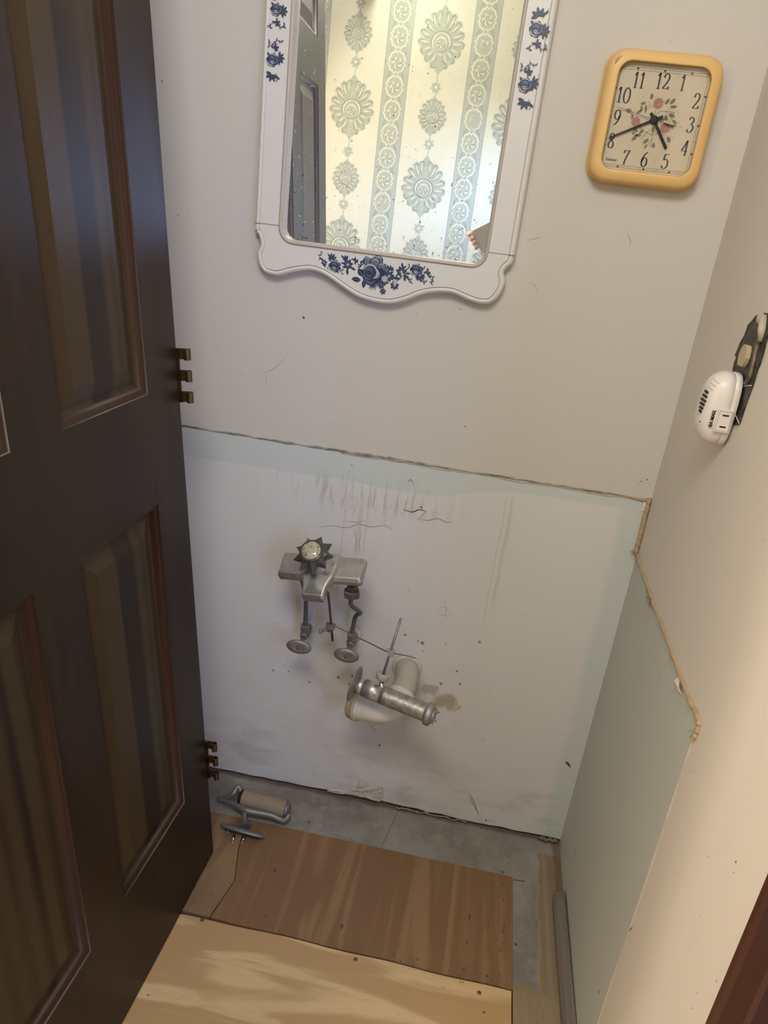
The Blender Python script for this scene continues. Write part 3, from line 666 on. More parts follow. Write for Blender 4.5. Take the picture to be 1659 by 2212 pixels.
def rose(u, v, r):
    c = mp(u, v); r_ = r*PX
    blob2(c, r_, 3, hh(), w, MF, 7, .22, 1.05)
    for k, (dx, dy, rr, a0, a1) in enumerate([(-.1,.1,.8,20,150),(.1,0,.72,-60,60),(-.1,-.15,.75,180,300),(-.05,.0,.52,40,170),(.05,-.05,.5,190,330),(0,0,.3,0,150),(0,0,.25,190,330)]):
        arc2((c[0]+dx*r_, c[1]+dy*r_), rr*r_, R(a0), R(a1), r_*.20, 4 if k % 2 else 5, hh(), w, MF)
def daisy(u, v, r, n=6, c5=True):
    for k in range(n): lf(u, v, r, r*.62, k*360/n + 15, 3, 0)
    for k in range(n): leaf2(mp(u, v), r*PX*.7, r*.16*PX, R(k*360/n + 15), 4, hh(), w, MF)
    if c5: blob2(mp(u, v), r*.22*PX, 5, hh(), w, MF)
def sprig(L, wd=1.0, dots=True):
    pts = [Vector(mp(*q)) for q in L]; cc = catmull(pts, 4); w.ribbon([(p.x, p.y) for p in cc], wd*PX, 3, lift(MF, hh()))
    if dots:
        for i in range(1, len(cc), 2):
            d = (cc[i] - cc[i-1]).normalized(); a = math.degrees(math.atan2(d.y, d.x)); s = 1 if (i//2) % 2 else -1
            leaf2((cc[i].x, cc[i].y), 6*PX, 2.4*PX, R(a + s*50), 3, hh(), w, MF, 0, .2*s)
# bottom spray (zoom factor 6.144, origin 680,530)
Zx = lambda x, y: (680 + x/6.144, 530 + y/6.144)
sprig([Zx(110,90), Zx(75,120), Zx(60,160), Zx(100,200)], 1.1)
daisy(*Zx(125,230), 8, 6); lf(*Zx(130,250), 8, 4, -80); lf(*Zx(70,160), 10, 5, -40)
for a in (20, 60, 100, 140, 180, 220, -20): lf(*Zx(225,175), 13 if a < 150 else 9, 5.5, a)
sprig([Zx(215,150), Zx(190,120), Zx(165,105)], 1, False)
rose(*Zx(265,275), 13); sprig([Zx(205,290), Zx(175,315), Zx(160,300), Zx(185,285)], 1, False)
lf(*Zx(280,310), 12, 6, -50); lf(*Zx(320,300), 6, 6, -10)
for a in (100, 75, 125): lf(*Zx(410,220), 16, 6, a)
daisy(*Zx(440,255), 13, 7); lf(*Zx(430,310), 14, 7, -80); lf(*Zx(480,290), 13, 6, -25); lf(*Zx(395,250), 10, 4, 160); sprig([Zx(400,280), Zx(365,320), Zx(355,375)], 1, True); lf(*Zx(375,170), 8, 4, 120)
sprig([Zx(465,205), Zx(500,180), Zx(520,190)], 1, False)
for a in (150, 90, 20, -20, -80): lf(*Zx(535,205), 9, 4.5, a)
for a in (170, 200, 215): lf(*Zx(630,270), 12, 2.6, a)
blob2(mp(*Zx(630,230)), 5*PX, 3, hh(), w, MF); blob2(mp(*Zx(632,238)), 2*PX, 5, hh(), w, MF)
for cx, cy, r in ((695,205,9.5), (790,210,9), (840,210,12), (800,250,13), (915,330,14), (885,300,11)):
    blob2(mp(*Zx(cx, cy)), r*PX, 3, hh(), w, MF, 5, .1); blob2(mp(*Zx(cx+3, cy+8)), r*.78*PX, 4, hh(), w, MF, 4, .1); arc2(mp(*Zx(cx, cy)), r*.8*PX, R(30), R(150), r*.22*PX, 5, hh(), w, MF)
for cx, cy, r in ((740,370,21), (760,440,17), (860,390,15)): blob2(mp(*Zx(cx, cy)), r*PX, 3, hh(), w, MF, 7, .12)
c = mp(*Zx(735,360)); r_ = 19*PX
for dx, dy, rr, a0, a1, mi, wd in [(0,.05,.86,15,170,5,.25),(.25,0,.66,-75,75,5,.3),(-.05,0,.8,180,290,4,.15),(-.1,-.05,.62,30,200,4,.12),(-.1,-.1,.42,0,160,4,.12),(-.12,-.1,.35,190,340,4,.12),(.1,-.5,.7,200,330,4,.2),(.65,-.1,.5,-80,60,5,.12),(.3,-.85,.5,200,320,4,.15)]:
    arc2((c[0]+dx*r_, c[1]+dy*r_), rr*r_, R(a0), R(a1), wd*r_, mi, hh(), w, MF)
blob2((c[0]-.12*r_, c[1]-.1*r_), .25*r_, 3, hh(), w, MF)
lf(*Zx(635,410), 20, 15, 125, 3, 0); lf(*Zx(610,465), 22, 13, 175, 3, .05); lf(*Zx(660,450), 20, 11, -92, 3, .05)
for a in range(-150, -20, 13): lf(*Zx(775,500), random.uniform(10, 18), 1.8, a, 3, 0)
daisy(*Zx(985,410), 13, 8); daisy(*Zx(920,460), 13, 8); blob2(mp(*Zx(930,445)), 7*PX, 5, hh(), w, MF, 6, .3); daisy(*Zx(880,520), 10, 6, False); daisy(*Zx(905,610), 8, 6, False)
sprig([Zx(890,560), Zx(900,590)], 1, False)
for a in (130, 80, 40, 10): lf(*Zx(995,325), 11, 5, a)
lf(*Zx(1010,350), 7, 3, 0); daisy(*Zx(1060,530), 11, 7); blob2(mp(*Zx(1068,495)), 5*PX, 5, hh(), w, MF)
for a in (150, 90, 30): lf(*Zx(1080,450), 10, 5, a)
sprig([Zx(1090,470), Zx(1140,435), Zx(1160,400)], 1.2, False)
daisy(*Zx(1150,350), 13, 7); lf(*Zx(1165,300), 12, 6, 100); lf(*Zx(1180,300), 8, 4, 40); sprig([Zx(1200,330), Zx(1245,300), Zx(1258,265), Zx(1240,242)], 1.6, False); lf(*Zx(1190,400), 13, 6, -75); lf(*Zx(1200,390), 16, 6, -40); lf(*Zx(1200,370), 13, 5, 5)
sprig([Zx(1240,440), Zx(1275,460), Zx(1275,490)], 1, True); blob2(mp(*Zx(1165,385)), 4*PX, 5, hh(), w, MF)
rose(*Zx(1350,325), 13); sprig([Zx(1415,350), Zx(1440,300), Zx(1465,275), Zx(1450,310), Zx(1420,345)], 1, False)
for a in (-160, -120, -80, -30, 0, 30, -140): lf(*Zx(1400,410), 12, 5, a)
for a in (90, 200, -20, -70): lf(*Zx(1495,350), 9, 5, a)
lf(*Zx(1510,385), 9, 4, -60); sprig([Zx(1535,390), Zx(1570,430), Zx(1560,470), Zx(1545,505)], 1.2); sprig([Zx(1420,450), Zx(1440,480), Zx(1475,490)], 1, True)
# side sprays: local spray drawn around a start point going down the stile
def spray(u, v, k, s=1.0):   # k = +1 top half (rose at top), drawn upright
    def o(dx, dy): return (u + dx*s - dy*s*.10, v + dy*s)
    for a in (60, 110, 160, 20, 200): lf(*o(0, 0 if k > 0 else 84), 15*s, 6.5*s, a if k > 0 else -a)
    lf(*o(12, -3 if k > 0 else 88), 9*s, 4*s, 40*k); sprig([o(8, 5*k), o(16, -8*k), o(19, -14*k)] if k > 0 else [o(8, 80), o(14, 92), o(10, 100)], 1.1, False)
    y = 28 if k > 0 else 50
    rose(*o(-2, y), 12.5*s)
    for a in (0, -40, 40, 80, -80): lf(*o(12, y + 4*k), 14*s, 5.5*s, a)
    lf(*o(-10, y - 10), 8*s, 4*s, 130)
    y2 = 58 if k > 0 else 22
    for a in (180, 90, -90, 10, -45): lf(*o(2, y2), 9*s, 4.5*s, a)
    sprig([o(4, y2), o(-4, y2 + 10*k), o(6, y2 + 16*k), o(16, y2 + 12*k)] if k < 0 else [o(0, y2), o(8, y2 + 9), o(18, y2 + 12), o(22, y2 + 4)], 1.1, True)
    sprig([o(-2, y2), o(-14, y2 + 6*k), o(-12, y2 + 14*k)], 1, True)
spray(602, -5, 1, .92); spray(596, 82, -1, .95)
spray(1164, 34, 1, 1.05); spray(1142, 132, -1, 1.05)
mf = w.build('frame', [M['mframe'], M['mbead'], M['seam'], M['blue1'], M['blue2'], M['blue3']], mir)
w = MB(); g = rrect(ix0 - .004, ix1 + .004, iz0 - .004, iz1 + .004, ir); w.loft([[(a, -.0005, b) for a, b in g], [(a, -.0085, b) for a, b in g]], 0, False)
w.build('glass', M['mirror'], mir)

# ------------------------------------------------------------------ clock
CY = -.034
M['cframe'] = mat('yellowed_plastic', lambda p, x, y, z: dict(color=mix(noise(p, 12, 4), (.78, .51, .20), (.70, .44, .17))), rough=.45)
M['cface'] = mat('clock_dial', None, (.80, .74, .66), .5); M['cink'] = mat('dial_ink', None, (.045, .05, .06), .5); M['cline'] = mat('dial_line', None, (.26, .24, .22), .5)
M['cpink'] = mat('dial_pink', None, (.56, .31, .28), .5); M['cpink2'] = mat('dial_pink_dark', None, (.46, .20, .18), .5); M['cgreen'] = mat('dial_green', None, (.24, .24, .17), .5); M['chand'] = mat('black_hand', None, (.012, .012, .013), .4); M['cgrey'] = mat('dial_grey', None, (.42, .40, .35), .5)
M['cgold'] = mat('second_hand_brown', None, (.10, .075, .05), .4)
ck = thing('wall_clock', 'square yellowed plastic wall clock with roses on its dial hanging on the back wall', 'clock', (-.157, 0, 1.537))
cq = lambda x, y, d=-CY: (lambda q: (q.x, q.z))(wp(1230 + x/3.867, 60 + y/3.867, 1, -d))
cx0, cx1, cz0, cz1 = -.2495, -.0665, 1.4415, 1.6345
cx0 = cq(140, 1240)[0]; cx1 = cq(1090, 1240)[0]; cz0 = cq(700, 1330)[1]; cz1 = cq(800, 185)[1]
fx0 = cq(215, 1100, .028)[0]; fx1 = cq(1035, 1100, .028)[0]; fz0 = cq(620, 1215, .028)[1]; fz1 = cq(800, 275, .028)[1]
w = MB()
prof = [(-.003, -.001, .030), (0, -.004, .030), (0, -.024, .030), (.002, -.031, .028), (.006, -.0345, .026), (.016, -.0365, .022), (.0195, -.036, .018)]
rings = []
for d, y, r in prof: rings.append([(a, y, b) for a, b in rrect(cx0 + d, cx1 - d, cz0 + d, cz1 - d, r, 6)])
ins = [(0, -.035, .008), (.001, -.0325, .007), (.0015, -.0265, .006)]
for d, y, r in ins: rings.append([(a, y, b) for a, b in rrect(fx0 + d, fx1 - d, fz0 + d, fz1 - d, r, 6)])
w.loft(rings, 0, True, False); pass
w.build('case', M['cframe'], ck)
FY = .0265; CF = frame((0, -FY, 0), (1, 0, 0), (0, 0, 1), (0, -1, 0))
cp = lambda x, y: cq(x, y, FY)
w = MB(); w.poly([(a, -FY, b) for a, b in rrect(fx0 + .001, fx1 - .001, fz0 + .001, fz1 - .001, .006, 4)], 0)
dx0, dx1 = cp(390, 330)[0], cp(1205, 380)[0]; dz1 = cp(560, 330)[1]; dz0 = cp(620, 1190)[1]
dx0 = (cp(375,500)[0] + cp(245,1100)[0])/2; dx1 = (cp(1200,400)[0] + cp(1000,1210)[0])/2; dx0 += .0022; dx1 -= .0022
for d in (0, .0035):
    w.ribbon([(dx0+d, dz0+d), (dx0+d, dz1-d)], .0006, 2, lift(CF, .0002)); w.ribbon([(dx1-d, dz0+d), (dx1-d, dz1-d)], .0006, 2, lift(CF, .0002))
    w.ribbon([(dx0+d, dz0+d), (dx1-d, dz0+d)], .0006, 2, lift(CF, .0002)); w.ribbon([(dx0+d, dz1-d), (dx1-d, dz1-d)], .0006, 2, lift(CF, .0002))
ccx, ccz = cp(705, 772); hw = (dx1-dx0)/2; hz_ = (dz1-dz0)/2; mx, mz = (dx0+dx1)/2, (dz0+dz1)/2
for k in range(60):
    a = R(90 - 6*k); c_, s_ = math.cos(a), math.sin(a); t_ = min((hw)/max(abs(c_), 1e-6), hz_/max(abs(s_), 1e-6)); x, z = mx + c_*t_, mz + s_*t_
    if abs(abs(c_*t_) - hw) < 1e-6: A, B = (x, z), (x - math.copysign(.0035, c_), z)
    else: A, B = (x, z), (x, z - math.copysign(.0035, s_))
    if k % 5: w.ribbon([A, B], .0004, 2, lift(CF, .0002))
    else:
        n_ = Vector((B[0]-A[0], B[1]-A[1])); p_ = Vector((-n_.y, n_.x)) * .7; B2 = Vector(B) + n_ * .1
        w.add([(A[0]+p_.x, A[1]+p_.y, 0), (A[0]-p_.x, A[1]-p_.y, 0), (B2.x, B2.y, 0)], [(0, 1, 2)], 1, False, lift(CF, .0003))
DG = {'0': [[(.5,1),(.2,.85),(.08,.5),(.2,.15),(.5,0),(.8,.15),(.92,.5),(.8,.85),(.5,1)]],
 '1': [[(.28,.80),(.55,1)], [(.55,1),(.55,.5),(.55,0)], [(.30,.015),(.80,.015)]],
 '2': [[(.15,.72),(.18,.88),(.42,1),(.72,.92),(.80,.70),(.62,.45),(.12,.05)], [(.12,.04),(.50,.05),(.84,.04)], [(.84,.03),(.90,.20)]],
 '3': [[(.18,.82),(.30,.96),(.52,1),(.76,.86),(.70,.64),(.42,.54)], [(.42,.54),(.75,.47),(.86,.27),(.68,.06),(.40,0),(.18,.08),(.12,.2)]],
 '4': [[(.66,1),(.40,.66),(.06,.30)], [(.06,.30),(.50,.30),(.94,.30)], [(.68,1),(.68,.5),(.68,0)], [(.5,.015),(.86,.015)]],
 '5': [[(.28,.97),(.55,.95),(.84,1)], [(.30,.97),(.25,.78),(.22,.56)], [(.22,.56),(.48,.64),(.74,.55),(.86,.33),(.72,.08),(.42,0),(.18,.06),(.12,.18)]],
 '6': [[(.80,.98),(.48,.85),(.20,.55),(.12,.28),(.28,.04),(.54,0),(.80,.12),(.86,.34),(.72,.54),(.50,.60),(.26,.50),(.14,.34)]],
 '7': [[(.12,.76),(.18,.95)], [(.16,.95),(.50,.95),(.88,.97)], [(.88,.97),(.60,.60),(.42,.25),(.38,0)]],
 '8': [[(.5,1),(.26,.90),(.22,.75),(.36,.60),(.66,.44),(.82,.26),(.74,.07),(.5,0),(.24,.07),(.14,.26),(.32,.46),(.62,.60),(.76,.76),(.70,.92),(.5,1)]],
 '9': [[(.20,.02),(.52,.15),(.80,.45),(.88,.72),(.72,.96),(.46,1),(.20,.88),(.14,.66),(.28,.46),(.50,.40),(.74,.50),(.86,.66)]]}
def digits(txt, cx, cz, h, mb, F, mi, wd=.50, lf_=.0003):
    adv = {'1': .44}; tot = sum(adv.get(c, .60) for c in txt) * h; x = cx - tot/2
    for c in txt:
        a = adv.get(c, .60) * h; w0 = wd * h; xo = x + (a - w0)/2
        for st in DG[c]:
            P = [Vector((xo + q[0]*w0, cz - h/2 + q[1]*h)) for q in st]; cc = catmull(P, 5) if len(P) > 2 else P
            mb.ribbon([(p.x, p.y) for p in cc], lambda t, k: h * (.042 + .080 * abs(t.y)**1.6), mi, lift(F, lf_))
        x += a
for txt, x, y in [('12',785,447),('1',948,462),('2',1062,614),('3',1014,812),('4',965,1005),('5',802,1115),('6',628,1098),('7',472,1082),('8',352,942),('9',397,752),('10',455,563),('11',582,438)]:
    digits(txt, *cp(x, y), .0222, w, CF, 1)
def cl(x, y, L, wd, a, mi=5): leaf2(cp(x, y), L*.00019, wd*.00019, R(a), mi, .0004, w, CF, .08)
random.seed(21)
CT = [(655,640),(560,700)]
for pts in ([(720,870),(700,780),(720,690)], [(700,900),(780,850),(850,760),(880,700)], [(690,900),(620,860),(560,800),(500,740)], [(680,1000),(690,900),(700,860)], [(600,930),(650,870),(700,840)], [(700,740),(760,700),(830,700),(880,710)], [(640,1000),(690,930)]):
    P = catmull([Vector(cp(*q)) for q in pts], 5); w.ribbon([(p.x, p.y) for p in P], .0007, 5, lift(CF, .0003))
for x, y, L, wd, a in [(685,600,50,28,95),(640,625,45,26,200),(800,640,55,30,60),(840,640,60,30,55),(840,660,60,26,5),(800,730,50,34,-60),(830,720,60,34,-20),(860,770,50,30,-35),(520,700,55,36,170),(560,720,50,26,45),(520,720,40,22,-60),(570,890,70,34,235),(600,900,50,28,180),(570,870,50,24,150),(700,960,45,28,-70),(660,930,55,34,225),(650,970,50,14,-115),(820,910,55,34,-55),(640,640,70,24,-80),(600,700,50,22,100),(740,780,60,30,20),(590,830,50,26,120),(620,850,50,26,-130),(700,820,60,26,-80),(850,830,45,26,30)]: cl(x, y, L, wd, a)
for _ in range(95):
    a = random.uniform(0, 6.28); rr = random.uniform(120, 245); x = 700 + rr*math.cos(a)*1.0; y = 780 - rr*math.sin(a)*.9
    leaf2(cp(x, y), .0035, .0012, random.uniform(0, 6), 6, .0003, w, CF)
for x, y, r in ((742,632,9.5), (555,785,8.5), (795,840,9.0), (535,878,3.5)):
    c = cp(x, y); r_ = r*.00080; blob2(c, r_, 3, .0006, w, CF, 6, .15)
    for k, (rr, a0, a1) in enumerate([(.75, 20, 160), (.7, 190, 320), (.45, 60, 250), (.25, 0, 200)]): arc2(c, rr*r_, R(a0), R(a1), r_*.16, 4, .0007, w, CF)
w.build('dial', [M['cface'], M['cink'], M['cline'], M['cpink'], M['cpink2'], M['cgreen'], M['cgrey']], ck)
def hand(name, a, b, w0, w1, h, mt, tail=None):
    A = Vector(cp(*a)); B = Vector(cp(*b)); d = (B-A).normalized(); n = Vector((-d.y, d.x)); mb = MB()
    T_ = A - d*(tail or 0); q = [T_ + n*w0/2, A + n*w0/2, B + n*w1/2, B - n*w1/2, A - n*w0/2, T_ - n*w0/2]
    mb.loft([[(p.x, -FY - h, p.y) for p in q], [(p.x, -FY - h - .0005, p.y) for p in q]], 0, False); return mb
hand('h', (705,772), (805,1012), .0046, .0044, .002, None, .012).build('hour_hand', M['chand'], ck)
hand('m', (705,772), (328,922), .0040, .0028, .003, None, .014).build('minute_hand', M['chand'], ck)
mb = hand('s', (705,772), (405,665), .0008, .0006, .0038, None, .024); mb2 = hand('s', (780,796), (865,828), .0010, .0034, .0038, None); mb.add(mb2.v, mb2.f, 0); mb.build('second_hand', M['cgold'], ck)
w = MB(); w.lathe([(.0065, .001), (.0065, .0042), (.004, .0046)], (ccx, -FY, ccz), (0, -1, 0), 16); w.build('hub', M['chand'], ck)
def text_mesh(name, body, size, F, mt, parent, thick=.0002, shear=0, xs=1):
    c = bpy.data.curves.new(name, 'FONT'); c.body = body; c.size = size; c.align_x = 'CENTER'; c.align_y = 'CENTER'; c.shear = shear; c.extrude = thick; c.offset = size*.012
    o = bpy.data.objects.new(name, c); COL.objects.link(o); bpy.context.view_layer.update()
    me = bpy.data.meshes.new_from_object(o.evaluated_get(bpy.context.evaluated_depsgraph_get())); bpy.data.objects.remove(o)
    me.transform(F @ Matrix.Diagonal((xs, 1, 1, 1))); off = Vector((0, 0, 0)); p = parent
    while p is not None: off += p.location; p = p.parent
    me.transform(Matrix.Translation(-off)); me.materials.clear(); me.materials.append(mt)
    o = bpy.data.objects.new(name, me); COL.objects.link(o); o.parent = parent; return o
q = cp(345, 1100); text_mesh('maker_lettering', 'Westclox', .0062, frame((q[0], -FY - .0003, q[1]), (1, 0, 0), (0, 0, 1), (0, -1, 0)), M['cink'], ck, shear=.3, xs=.75)
q = cp(605, 1207); text_mesh('small_lettering', 'MADE IN U.S.A.', .0022, frame((q[0], -FY - .0003, q[1]), (1, 0, 0), (0, 0, 1), (0, -1, 0)), M['cink'], ck)
def clear_mat(name, tint, gloss=.05, rough=.05):
    m = bpy.data.materials.new(name); m.use_nodes = True; nt = m.node_tree
    for n in list(nt.nodes):
        if n.type != 'OUTPUT_MATERIAL': nt.nodes.remove(n)
    a = nt.nodes.new('ShaderNodeBsdfTransparent'); b = nt.nodes.new('ShaderNodeBsdfGlossy'); x = nt.nodes.new('ShaderNodeMixShader'); f = nt.nodes.new('ShaderNodeFresnel'); f.inputs[0].default_value = 1.45
    a.inputs[0].default_value = (*tint, 1); b.inputs['Roughness'].default_value = rough
    nt.links.new(f.outputs[0], x.inputs[0]); nt.links.new(a.outputs[0], x.inputs[1]); nt.links.new(b.outputs[0], x.inputs[2]); nt.links.new(x.outputs[0], nt.nodes['Material Output'].inputs[0]); return m
M['clear'] = clear_mat('clear_lens', (.96, .94, .90))
w = MB(); g = rrect(fx0 + .0005, fx1 - .0005, fz0 + .0005, fz1 - .0005, .007, 5); w.loft([[(a, -.0325, b) for a, b in g], [(a, -.0335, b) for a, b in g]], 0, False); w.build('lens', M['clear'], ck)

# ------------------------------------------------------------------ receptacle and plug-in device on right wall
rq = lambda x, y, d=0: (lambda q: (q.x, q.y, q.z))(wp(1400 + x/6.143, 640 + y/6.143, 0, -d))
M['box'] = mat('sooty_metal', lambda p, x, y, z: dict(color=mix(sst(noise(p, 55, 4, .65), .4, .68), (.018, .015, .012), (.10, .085, .065)), bump=noise(p, 80, 4), bs=.5), rough=.45, metal=.35)
M['ivory'] = mat('ivory_plastic', None, (.50, .42, .26), .5); M['plaster'] = mat('plaster_lump', lambda p, x, y, z: dict(color=mix(noise(p, 40, 4), (.60, .55, .46), (.30, .26, .2)), bump=noise(p, 60, 4), bs=.5), rough=.8)
ou = thing('electrical_outlet', 'uncovered blackened electrical outlet in a torn opening on the right wall', 'outlet', (0, -.32, 1.2))
out_z = [(1500,232),(1450,262),(1400,320),(1345,385),(1320,450),(1290,530),(1240,625),(1200,710),(1172,790),(1192,805),(1160,890),(1140,975),(1160,1100),(1170,1300),(1150,1500),(1130,1640),(1125,1700),(1180,1712),(1225,1700),(1245,1650),(1280,1530),(1335,1370),(1395,1210),(1425,1120),(1465,980),(1500,900),(1535,790),(1560,690),(1585,590),(1625,470),(1650,380),(1660,290),(1640,240),(1570,222)]
random.seed(8)
Q = [rq(*q) for q in out_z]; n = len(Q); c0 = sum((Vector(q) for q in Q), Vector()) / n
w = MB(); w.loft([[(-.0003, q[1], q[2]) for q in Q], [(-.002 - random.uniform(0, .0008), q[1], q[2]) for q in Q], [(-.0012, c0.y + (q[1]-c0.y)*.85, c0.z + (q[2]-c0.z)*.95) for q in Q]], 0, False)
w.build('metal_box', M['box'], ou)
w = MB(); q = [rq(*a) for a in [(1345,645),(1390,662),(1385,740),(1365,830),(1330,905),(1305,945),(1250,920),(1255,850),(1275,770),(1310,690)]]
w.loft([[(-.001, b, c) for a, b, c in q], [(-.0075, b, c) for a, b, c in q]], 0, False); bevel(w.build('receptacle', M['ivory'], ou), .0008)
w = MB(); pts = [Vector(rq(*a)) + Vector((-.002, 0, 0)) for a in [(1530,520),(1480,640),(1440,780),(1420,880),(1400,960),(1370,1080),(1310,1180)]]
w.tube(catmull(pts, 4), [.004] * 24 + [.002], 8, 0); w.build('yoke', mat('worn_steel', lambda p, x, y, z: dict(color=mix(noise(p, 50, 3), (.05, .04, .03), (.26, .22, .16))), rough=.4, metal=.5), ou)
w = MB(); q = Vector(rq(1520, 300)); w.lathe([(.0105, 0), (.0105, .002), (.008, .005), (.003, .0065)], (q.x - .001, q.y, q.z), (-1, 0, 0), 12, 0, True, None, .8, (0, 0, 1)); q = Vector(rq(1560, 400)); w.tube([(-.003, q.y + .008, q.z + .012), (-.004, q.y - .002, q.z - .004), (-.003, q.y - .006, q.z - .02)], [.005, .006, .003], 8)
w.build('plaster', M['plaster'], ou)
for L in ([(1280,1205),(1340,1190),(1400,1188)], [(1180,1570),(1200,1610),(1235,1690)]):
    w = MB(); w.tube([Vector(rq(*a)) + Vector((-.0028, 0, 0)) for a in L], .0006, 5); w.build('paper_shred', M['flake'], ou)

M['white'] = mat('white_plastic', lambda p, x, y, z: dict(color=mix(noise(p, 30, 2), (.74, .68, .65), (.70, .64, .60))), rough=.35); M['slot'] = mat('slot_black', None, (.012, .01, .01), .6); M['edge'] = mat('grey_line', None, (.34, .30, .28), .5)
pl = thing('plug_in_alarm', 'white rounded plug in device with vent slots plugged into the blackened outlet', 'plug-in device', (0, -.30, 1.12))
# silhouette solved on a vertical axis: back plate near the wall, dome toward the room
DY, DZ = -.313, 1.146
def dev(y, z, x): return (x, DY + y, DZ + z)
w = MB(); rings = []
hy, hz0 = .030, .0525
for d, x in [(.0015, -.0035), (0, -.0045), (0, -.0125), (.0006, -.0130), (.0006, -.0134), (0, -.0139), (0, -.022), (.0015, -.029), (.005, -.036), (.010, -.0415), (.017, -.045), (.024, -.0462)]:
    ry, rz = hy - d*.72, hz0 - d*1.25; ring = []
    for k in range(40):
        a = 2*math.pi*k/40; c_, s_ = math.cos(a), math.sin(a); e = .72
        ring.append(dev(math.copysign(abs(c_)**e, c_)*ry, math.copysign(abs(s_)**e, s_)*rz, x))
    rings.append(ring)
w.loft(rings, 0, True); body = w.build('body', M['white'], pl)
# seam
w = MB(); w.loft([[ (x_, DY + (y_-DY)*1.003, DZ + (z_-DZ)*1.002) for x_, y_, z_ in [(-.0129, r[1], r[2]) for r in rings[3]]], [(x_, DY + (y_-DY)*1.003, DZ + (z_-DZ)*1.002) for x_, y_, z_ in [(-.0135, r[1], r[2]) for r in rings[3]]]], 0, False, False); w.build('seam', M['edge'], pl)
# outlet block on the side facing the camera
SF = frame((-.0205, DY - hy - .0012, DZ - .012), (0, 0, 1), (1, 0, 0), (0, -1, 0))
def sbox(a0, b0, a1, b1, h0, h1, mi=0, mb=None): mb.add([(a0,b0,h0),(a1,b0,h0),(a1,b1,h0),(a0,b1,h0),(a0,b0,h1),(a1,b0,h1),(a1,b1,h1),(a0,b1,h1)], [(0,3,2,1),(4,5,6,7),(0,1,5,4),(1,2,6,5),(2,3,7,6),(3,0,4,7)], mi, False, SF)
w = MB(); sbox(-.0165, -.0075, .0165, .0135, -.003, .0016, 0, w); blk = bevel(w.build('socket_block', M['white'], pl), .0012)
w = MB()
for a0, b0, a1, b1 in [(-.0142, -.0058, .0142, -.0053), (-.0142, .0113, .0142, .0118), (-.0142, -.0058, -.0137, .0118), (.0137, -.0058, .0142, .0118)]: sbox(a0, b0, a1, b1, .0012, .0019, 1, w)
for a0 in (-.0092, .0072): sbox(a0, -.001, a0 + .0022, .0075, .0012, .0020, 0, w)
w.build('socket_slot', [M['slot'], M['edge']], blk)
text_mesh('rating_lettering', '8A MAX', .0068, frame((-.0205 - .0122, DY - hy + .0008, DZ - .011), (0, 0, 1), (-1, 0, 0), (0, -1, 0)), M['slot'], pl, thick=.0006)
from mathutils.bvhtree import BVHTree
bpy.context.view_layer.update()
bv = BVHTree.FromPolygons([v.co + Vector((0, -.30, 1.12)) for v in body.data.vertices], [list(p.vertices) for p in body.data.polygons])
def onto(x, y):   # point on the moulded body under a spot of the close-up
    u, v = 1400 + x/6.143, 640 + y/6.143; d = (CR @ Vector(((u - 829.5)/FPX, -(v - 1106)/FPX, -1))).normalized()
    h = bv.ray_cast(CAM, d); return h[0] if h[0] is not None else bv.find_nearest(wp(u, v, 0, -.04))[0]
for a, b in [((762,1255),(800,1288)), ((735,1305),(785,1345)), ((712,1358),(770,1402)), ((698,1412),(750,1448)), ((690,1468),(732,1495)), ((685,1515),(712,1538))]:
    w = MB(); w.tube([onto(a[0] + (b[0]-a[0])*k/3, a[1] + (b[1]-a[1])*k/3) for k in range(4)], .0019, 8); w.build('vent_slot', M['slot'], pl)
for a, b in [((860,1095),(945,1160)), ((828,1148),(903,1202)), ((805,1205),(858,1250))]:
    w = MB(); w.tube([onto(a[0] + (b[0]-a[0])*k/4, a[1] + (b[1]-a[1])*k/4) for k in range(5)], .0004, 6); w.build('groove', M['edge'], pl)
w = MB(); q = onto(691, 1660); w.lathe([(.0011, -.001), (.0011, .0006)], q, (-1, -.3, 0), 8); w.build('indicator', M['slot'], pl)

# ------------------------------------------------------------------ faucet
M['chrome'] = mat('worn_chrome', lambda p, x, y, z: dict(color=mix(sst(noise(p, 14, 3, .5), .42, .7) * .6 + sst(noise(p, 150, 3, .6), .66, .7) * .5, (.58, .565, .55), (.36, .335, .305)), rough=.17 + .3 * sst(noise(p, 16, 2, .5), .38, .60)), metal=.85)
M['chromed'] = mat('dull_pitted_chrome', lambda p, x, y, z: dict(color=mix(sst(noise(p, 70, 4, .75), .46, .6), (.42, .40, .375), (.30, .265, .22)), rough=.28 + .35 * noise(p, 60, 3), bump=noise(p, 160, 4, .7), bs=.5), metal=.75)
M['greymetal'] = mat('dusty_grey_metal', lambda p, x, y, z: dict(color=mix(noise(p, 60, 4, .7), (.33, .32, .30), (.20, .19, .18)), bump=noise(p, 120, 3), bs=.25), rough=.45, metal=.55)
M['tubing'] = mat('grey_supply_tube', None, (.13, .135, .125), .5, .3); M['rust'] = mat('rusty_brown_metal', lambda p, x, y, z: dict(color=mix(noise(p, 80, 4, .7), (.09, .06, .045), (.20, .16, .13)), bump=noise(p, 140, 4), bs=.5), rough=.6, metal=.5)
M['knob'] = mat('smoky_acrylic', None, (.075, .068, .06), .3); M['cap'] = mat('yellowed_clear_cap', lambda p, x, y, z: dict(color=mix(sst(noise(p, 110, 4, .8), .52, .62), (.50, .44, .30), (.16, .13, .09))), rough=.12, **{'Coat Weight': .8})
FO = Vector((-.615, -.105, .666))
FM = Matrix.Translation(FO) @ Euler((math.radians(33), math.radians(-8), math.radians(-5)), 'XYZ').to_matrix().to_4x4()
fa = thing('faucet', 'worn chrome single knob faucet with dark star shaped knob held up on its supply tubes', 'faucet', FO)
